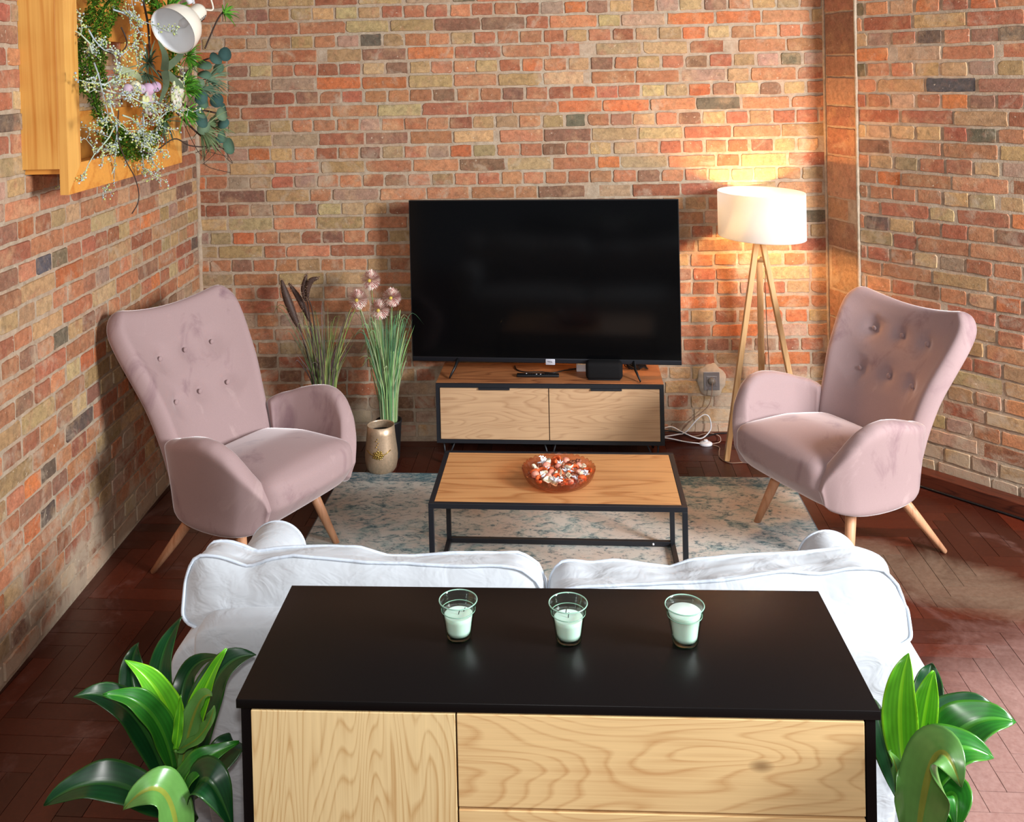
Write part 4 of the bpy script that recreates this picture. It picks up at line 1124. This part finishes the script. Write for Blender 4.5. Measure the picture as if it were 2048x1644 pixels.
# wreath hung in the frame
wr = thing('dried_wreath', 'moss and eucalyptus wreath with frosted sprigs hanging in the wooden frame', 'wreath', (-1.655, 3.60, 1.90), 0)
# local: y along wall (world +y), z up, x out of the wall
def W3(y, z, x=-1.655): return Vector((x+1.655, y-3.60, z-1.90))
rnd = random.Random(5)
bm = bmesh.new(); cl = bm.loops.layers.float_color.new('Col')
RC = (3.60, 1.93); RR_ = (.36, .30)
ringp = []
for i in range(48):
    a = 2*PI*i/48; ringp.append(W3(RC[0]+RR_[0]*math.cos(a), RC[1]+RR_[1]*math.sin(a), -1.66))
add_tube(bm, ringp, [.006 for i in range(48)], 8, closed=True)
for i in range(9000):
    a = rnd.uniform(0, 2*PI) if i % 2 else rnd.choice((rnd.uniform(2.2, 3.4), rnd.uniform(2.2, 3.4), rnd.uniform(4.0, 4.9))); k = a/(2*PI)*48; fat = .028+.014*noise.noise(Vector((k*.9, 0, 5)))+(.040 if 16 < k < 26 else 0)+(.026 if 30 < k < 38 else 0)
    b2 = rnd.uniform(0, 6.28); q = W3(RC[0]+RR_[0]*math.cos(a), RC[1]+RR_[1]*math.sin(a), -1.66)+Vector((math.cos(b2)*fat*.7, math.sin(b2)*fat*math.cos(a), math.sin(b2)*fat*math.sin(a)))*rnd.uniform(.6, 1)
    d_ = Vector((rnd.gauss(0, 1), rnd.gauss(0, 1), rnd.gauss(0, 1))).normalized()*rnd.uniform(.008, .018); e_ = Vector((rnd.gauss(0, 1), rnd.gauss(0, 1), rnd.gauss(0, 1))).normalized()*.0036
    f = bm.faces.new([bm.verts.new(q-e_), bm.verts.new(q+e_), bm.verts.new(q+d_)])
    cc = srgb(*rnd.choice(((58, 92, 20), (76, 112, 26), (44, 72, 18), (96, 124, 36))))
    for l in f.loops: l[cl] = cc
for f in bm.faces:
    if len(f.verts) == 4:
        for l in f.loops: l[cl] = srgb(48, 76, 20)
link('moss_ring', bm, M['moss'], wr)
def sprig(p, d_, n, L0, seed, cols=((180, 194, 172), (192, 202, 196), (168, 180, 184)), ball=(194, 202, 128)):
    rn = random.Random(seed); bm = bmesh.new(); cl = bm.loops.layers.float_color.new('Col')
    def paint(c):
        for f in bm.faces:
            for l in f.loops:
                if l[cl][0] == 1.0 and l[cl][1] == 1.0 and l[cl][2] == 1.0 or l[cl][3] == 0: l[cl] = srgb(*c)
    def br(p, d_, L, r, dep):
        pts = [p]; q = p.copy()
        for i in range(5):
            d_ = (d_+Vector((rn.gauss(0, .22), rn.gauss(0, .25), rn.gauss(0, .22)-.05))).normalized(); q = q+d_*L/5; pts.append(q.copy())
            if dep > 0 and rn.random() < .95: br(q.copy(), (d_+Vector((rn.gauss(0, .6), rn.gauss(0, .8), rn.gauss(0, .8)))).normalized(), L*.42, r*.6, dep-1)
        add_tube(bm, pts, [r*(1-.12*i) for i in range(6)], 5); paint(rn.choice(cols))
        for s_ in range(6 if dep < 2 else 8):
            c = pts[rn.randrange(1, 6)]+Vector((rn.gauss(0, .005), rn.gauss(0, .007), rn.gauss(0, .007)))
            vs = bmesh.ops.create_icosphere(bm, subdivisions=1, radius=rn.uniform(.0025, .0048))['verts']
            for v in vs: v.co += c
            paint(ball if rn.random() < .5 else rn.choice(cols))
    br(p, d_.normalized(), L0, .0034, 2)
    return bm
for k, (y, z, dy, dz, L0) in enumerate(((3.25, 1.95, .1, -1, .20), (3.22, 2.06, .4, -1, .16), (3.24, 1.88, .5, -.7, .24), (3.30, 1.86, 1, -.35, .26), (3.36, 1.80, .9, -.9, .24), (3.40, 1.74, .15, -1, .25),
        (3.45, 1.76, 1, -.25, .26), (3.62, 1.76, .6, -.9, .22), (3.70, 1.72, .9, .45, .26), (3.62, 1.67, .8, -.5, .16), (3.30, 2.20, 1, -.15, .24), (3.40, 2.14, 1, .15, .22), (3.50, 1.84, 1, .02, .24), (3.24, 1.98, -.1, 1, .20), (3.38, 1.72, -.4, -.9, .20))):
    link('frosted_sprig', sprig(W3(y-.07, z, -1.615), Vector((.12, dy, dz)), 5, L0, k+20), M['sprig'], wr)
# round eucalyptus leaves on stems at the right
for k, (y, z, s_) in enumerate(((4.10, 1.94, 1), (4.20, 1.97, 1.05), (4.02, 1.90, .9), (4.28, 1.93, .9), (4.32, 1.99, 1.0), (4.15, 1.86, .8), (4.05, 1.80, .95), (4.16, 1.775, 1.0), (4.28, 1.78, 1.1), (4.22, 1.72, 1.0), (4.38, 1.73, 1.1), (4.05, 1.70, 1.0), (4.12, 1.665, .9), (4.22, 1.62, .8), (4.33, 1.60, 1.0), (4.36, 1.565, 1.15), (4.24, 1.68, .8), (3.98, 1.74, .9))):
    bm = bmesh.new(); cl = bm.loops.layers.float_color.new('Col'); n_ = 14; r = .035*s_*rnd.uniform(.85, 1.1)
    nrm = Vector((.75, -.45, .35)+Vector((rnd.gauss(0, .25), rnd.gauss(0, .25), rnd.gauss(0, .25)))[:]) if False else (Vector((.75, -.5, .35))+Vector((rnd.gauss(0, .3), rnd.gauss(0, .3), rnd.gauss(0, .3))))
    nrm.normalize(); u = nrm.orthogonal().normalized(); w_ = nrm.cross(u); c0 = W3(y, z, -1.60+rnd.uniform(-.03, .05))
    cv = bm.verts.new(c0+nrm*.003); ro = [bm.verts.new(c0+(u*math.cos(2*PI*j/n_)+w_*math.sin(2*PI*j/n_)*.85)*r*(1+.06*math.cos(2*PI*j/n_))+nrm*.004*math.sin(4*PI*j/n_)) for j in range(n_)]
    cc = srgb(*rnd.choice(((62, 92, 84), (78, 106, 86), (104, 126, 98), (54, 82, 78))))
    for j in range(n_):
        f = bm.faces.new((cv, ro[j], ro[(j+1) % n_]))
        for l in f.loops: l[cl] = cc
    o_ = link('eucalyptus_leaf', bm, M['sprig'], wr); sm = o_.modifiers.new('s', 'SOLIDIFY'); sm.thickness = .0012
bm = bmesh.new()
for pts in (((3.92, 1.84), (4.05, 1.92), (4.20, 1.96), (4.34, 1.98)), ((3.90, 1.80), (4.05, 1.76), (4.22, 1.74), (4.38, 1.72)), ((3.88, 1.76), (4.05, 1.68), (4.20, 1.62), (4.36, 1.58)), ((3.62, 2.2), (3.66, 2.1), (3.67, 2.0), (3.70, 1.93), (3.80, 1.88)), ((3.74, 1.92), (3.86, 1.90), (4.0, 1.89), (4.1, 1.86)), ((4.25, 2.02), (4.32, 2.08), (4.42, 2.16), (4.52, 2.21))):
    add_tube(bm, smooth_path([W3(y, z, -1.635) for y, z in pts]), .0042, 6)
link('branch', bm, M['twig'], wr)
def needle_tuft(c, dirs, n_, L0, cols, seed, w=.003):
    rn = random.Random(seed); bm = bmesh.new(); cl = bm.loops.layers.float_color.new('Col')
    for i in range(n_):
        d_ = (Vector(dirs)+Vector((rn.gauss(0, .45), rn.gauss(0, .5), rn.gauss(0, .5)))).normalized(); L = L0*rn.uniform(.6, 1.1)
        b0 = c+d_*rn.uniform(0, .02); blade(bm, cl, [b0, b0+d_*L*.6, b0+d_*L+Vector((0, 0, -.012))], w, srgb(*rn.choice(cols)))
    return bm
G1 = ((84, 108, 84), (70, 96, 76), (104, 124, 96)); G2 = ((70, 130, 30), (92, 156, 44), (54, 104, 30)); G3 = ((96, 116, 78), (120, 136, 96))
for k, (y, z, d_, n_, L0, cc, w) in enumerate(((4.22, 1.88, (.3, 1, .05), 46, .13, G1, .005), (4.15, 1.84, (.4, .8, -.3), 40, .12, G1, .005), (3.62, 1.95, (.4, -1, .15), 34, .11, G1, .005), (3.60, 1.91, (.4, -1, -.5), 26, .10, G1, .005),
        (4.14, 1.66, (.3, .7, -.6), 44, .12, G3, .006), (4.22, 1.68, (.3, 1, -.1), 34, .12, G3, .006), (3.98, 1.83, (.6, .3, .3), 60, .07, G2, .005), (3.96, 1.86, (.5, .4, .5), 40, .07, G2, .005),
        (3.82, 2.16, (.5, .2, .2), 70, .10, G2, .007), (3.74, 2.13, (.5, -.6, .1), 50, .08, G2, .007), (3.84, 2.07, (.5, .4, -.3), 40, .08, G2, .007), (4.46, 2.19, (.3, .9, .1), 26, .07, G2, .006), (3.95, 1.74, (.5, .5, 0), 40, .07, G2, .006), (4.0, 1.98, (.3, .2, -.2), 60, .07, G2, .004), (3.76, 1.72, (.3, -.1, -1), 18, .10, G1, .004))):
    link('foliage_tuft', needle_tuft(W3(y, z, -1.62), d_, n_, L0, cc, k+60, w), M['sprig'], wr)
# thick air plant leaves
for k, (a, b_, c_) in enumerate((((3.72, 1.92), (3.66, 1.98), (3.62, 2.04)), ((3.72, 1.92), (3.66, 1.86), (3.60, 1.78)), ((3.74, 1.93), (3.82, 1.99), (3.86, 2.08)), ((3.74, 1.91), (3.80, 1.86), (3.86, 1.85)), ((3.31, 1.93), (3.40, 1.905), (3.47, 1.87)))):
    bm = bmesh.new(); cl = bm.loops.layers.float_color.new('Col')
    blade(bm, cl, [W3(*a, -1.60), W3(*b_, -1.57), W3(*c_, -1.58)], .030, srgb(96, 110, 84) if k < 4 else srgb(150, 156, 120))
    link('air_plant_leaf', bm, M['sprig'], wr)
# succulent rosettes
for k, (cy_, cz_, R0, nn) in enumerate(((3.81, 1.835, .060, 18), (3.79, 1.80, .045, 10), (3.52, 1.80, .045, 12))):
    bm = bmesh.new(); cl = bm.loops.layers.float_color.new('Col')
    for i in range(nn):
        a = i*2.4; r = R0*math.sqrt((i+1)/nn); c0 = W3(cy_+r*.6*math.cos(a), cz_+r*.6*math.sin(a), -1.575-(r*.3))
        vs = bmesh.ops.create_icosphere(bm, subdivisions=2, radius=.016+.010*r/R0)['verts']
        Rm = Matrix.Rotation(a, 3, 'X')
        for v in vs: v.co = Rm @ Vector((v.co.x*.35+abs(v.co.y)*.3, v.co.y*1.1, v.co.z*.8))+c0
        cc = srgb(*rnd.choice(((206, 204, 170), (190, 196, 150), (214, 206, 190)) if k < 2 else ((206, 206, 150), (196, 178, 176))))
        for f in {f for v in vs for f in v.link_faces}:
            for l in f.loops: l[cl] = cc
    link('succulent_rosette', bm, M['sprig'], wr)
for k, (y, z, r, c) in enumerate(((3.36, 1.855, .020, (196, 170, 186)), (3.42, 1.862, .023, (214, 206, 170)), (3.47, 1.852, .019, (190, 170, 186)), (3.53, 1.850, .025, (200, 166, 190)), (3.60, 1.858, .021, (196, 160, 186)))):
    bm = bmesh.new(); cl = bm.loops.layers.float_color.new('Col'); bmesh.ops.create_icosphere(bm, subdivisions=3, radius=r)
    for v in bm.verts: v.co += W3(y, z, -1.585)
    for f in bm.faces:
        for l in f.loops: l[cl] = srgb(*c)
    link('pale_berry', bm, M['sprig'], wr)
# trailing dark tendrils
bm = bmesh.new()
add_tube(bm, smooth_path([W3(3.36, 1.78, -1.62), W3(3.35, 1.68, -1.62), W3(3.38, 1.60, -1.61), W3(3.43, 1.53, -1.60), W3(3.46, 1.47, -1.60), W3(3.45, 1.43, -1.60), W3(3.40, 1.40, -1.60)]), .0022, 5)
add_tube(bm, smooth_path([W3(3.50, 1.64, -1.62), W3(3.62, 1.60, -1.62), W3(3.84, 1.64, -1.62), W3(4.0, 1.60, -1.62), W3(4.2, 1.58, -1.62), W3(4.35, 1.60, -1.62)]), .003, 5)
rn = random.Random(3)
for i in range(12):
    add_tube(bm, smooth_path([W3(4.26, 1.585, -1.62), W3(4.30+rn.gauss(0, .05), 1.58+rn.gauss(0, .04), -1.62+rn.gauss(0, .03)), W3(4.33+rn.gauss(0, .07), 1.57+rn.gauss(0, .06), -1.62+rn.gauss(0, .04))], 4), .0014, 4)
add_tube(bm, smooth_path([W3(3.24, 2.0, -1.62), W3(3.34, 1.98, -1.61), W3(3.40, 2.02, -1.60), W3(3.40, 2.08, -1.62)]), .0028, 5)
link('tendril', bm, M['twig'], wr)

# clip lamp in front of the frame
t = thing('clip_lamp', 'cream clip on reflector lamp clamped above the wreath', 'lamp', (-1.50, 3.62, 2.085), 0)
ax = Vector((-.06, .52, .40)).normalized()      # axis from mouth to neck
ax = Vector((.29, .84, .48)).normalized(); u = Vector((0, 0, 1)).cross(ax).normalized(); w_ = ax.cross(u)
T = Matrix((u, w_, ax)).transposed().to_4x4()
def tr_lathe(prof, n=48):
    bm = lathe(prof, n); bmesh.ops.transform(bm, matrix=T, verts=bm.verts); return bm
bm = tr_lathe([(.098, -.030), (.0985, -.026), (.097, .0), (.088, .030), (.070, .058), (.048, .076), (.032, .084), (.031, .083), (.046, .074), (.068, .056), (.0865, .028), (.0955, .0), (.0965, -.026), (.098, -.030)])
bm.faces.ensure_lookup_table()
link('reflector', bm, M['cream'], t)
link('reflector_lining', tr_lathe([(.0955, -.026), (.0945, .0), (.0855, .028), (.067, .054), (.045, .072), (.028, .079), (0, .080)]), M['innerwhite'], t)
bm = bmesh.new()
for k, (a, z0, z1) in enumerate(((3.3, .000, .040), (3.42, .004, .034), (3.54, .010, .028), (3.3, .044, .052))):
    for q in range(9):
        f0 = z0+(z1-z0)*q/9; f1 = f0+(z1-z0)/9*.6
        P0, P1 = [T @ Vector((rr_*math.cos(a), rr_*math.sin(a), zz)) for zz, rr_ in ((f0, interp([(0, .0925), (.028, .083), (.054, .064)], f0)), (f1, interp([(0, .0925), (.028, .083), (.054, .064)], f1)))]
        add_tube(bm, [P0, P1], .0011, 4)
link('print', bm, plain('grey_print', srgb(150, 156, 168), .6), t)
hs = link('lamp_housing', tr_lathe([(.034, .078), (.036, .086), (.035, .140), (.030, .152), (.018, .158), (0, .159)]), M['cream'], t)
bm = bmesh.new()
for k in range(4):
    a = 3.9+.0; z = .100+.011*k
    c0 = T @ Vector((.0345*math.cos(a), .0345*math.sin(a), z)); tang = T.to_3x3() @ Vector((-math.sin(a), math.cos(a), 0))
    add_tube(bm, [c0-tang*.013, c0+tang*.013], .0022, 5)
link('vent_slot', bm, M['ink'], hs)
link('globe_cap', tr_lathe([(0, .02), (.012, .022), (.018, .035), (.016, .06), (.012, .078)], 20), plain('frosted_bulb', srgb(230, 234, 240), .2), t)
bm = bmesh.new(); nk = T @ Vector((0, .02, .10))
add_tube(bm, [nk+Vector((.02, -.05, .03)), nk+Vector((.0, -.08, .08)), nk+Vector((-.02, -.13, .20)), nk+Vector((-.03, -.14, .34))], .012, 8)
add_tube(bm, [nk+Vector((.02, -.02, .03)), nk+Vector((.02, -.06, .10)), nk+Vector((.0, -.10, .20)), nk+Vector((-.01, -.11, .34))], .006, 8)
link('bracket_arm', bm, M['white'], t)
link('power_cord', tube(smooth_path([T @ Vector((0, 0, .155)), T @ Vector((.02, -.02, .20)), nk+Vector((.03, .16, .02)), nk+Vector((.02, .12, .09)), nk+Vector((.0, .02, .13)), nk+Vector((-.01, -.06, .16)), nk+Vector((-.02, -.10, .30))]), .004, 6), M['cream'], t)

# ------------------------------------------------------------------ light
def area(name, loc, target, size, energy, color, sy=None):
    l = bpy.data.lights.new(name, 'AREA'); l.energy = energy; l.color = color; l.size = size
    if sy: l.shape = 'RECTANGLE'; l.size_y = sy
    o = bpy.data.objects.new(name, l); COL.objects.link(o); o.location = loc
    o.rotation_euler = (Vector(target)-Vector(loc)).to_track_quat('-Z', 'Y').to_euler(); return o
area('camera_flash', (.02, -.03, 2.06), (-.1, 4, .9), .06, 22, (1, .97, .95))
area('window_daylight', (3.6, 1.2, 2.1), (.2, 3.2, .5), 1.0, 330, (.92, .96, 1.0), 1.2)
area('overhead_fill', (-.2, .2, 3.6), (0, 3.2, .6), 2.6, 30, (.92, .96, 1.0), 2.0)  # unseen soft fill added overhead to brighten tops and front faces
w = bpy.data.worlds.new('room_ambient'); scene.world = w; w.use_nodes = True
w.node_tree.nodes['Background'].inputs[0].default_value = (.80, .88, 1, 1); w.node_tree.nodes['Background'].inputs[1].default_value = .16

vs_ = scene.view_settings; vs_.view_transform = 'Standard'; vs_.look = 'None'; vs_.gamma = 1; vs_.use_curve_mapping = False; vs_.exposure = 0.25
scene.cycles.max_bounces = 8; scene.cycles.transparent_max_bounces = 24
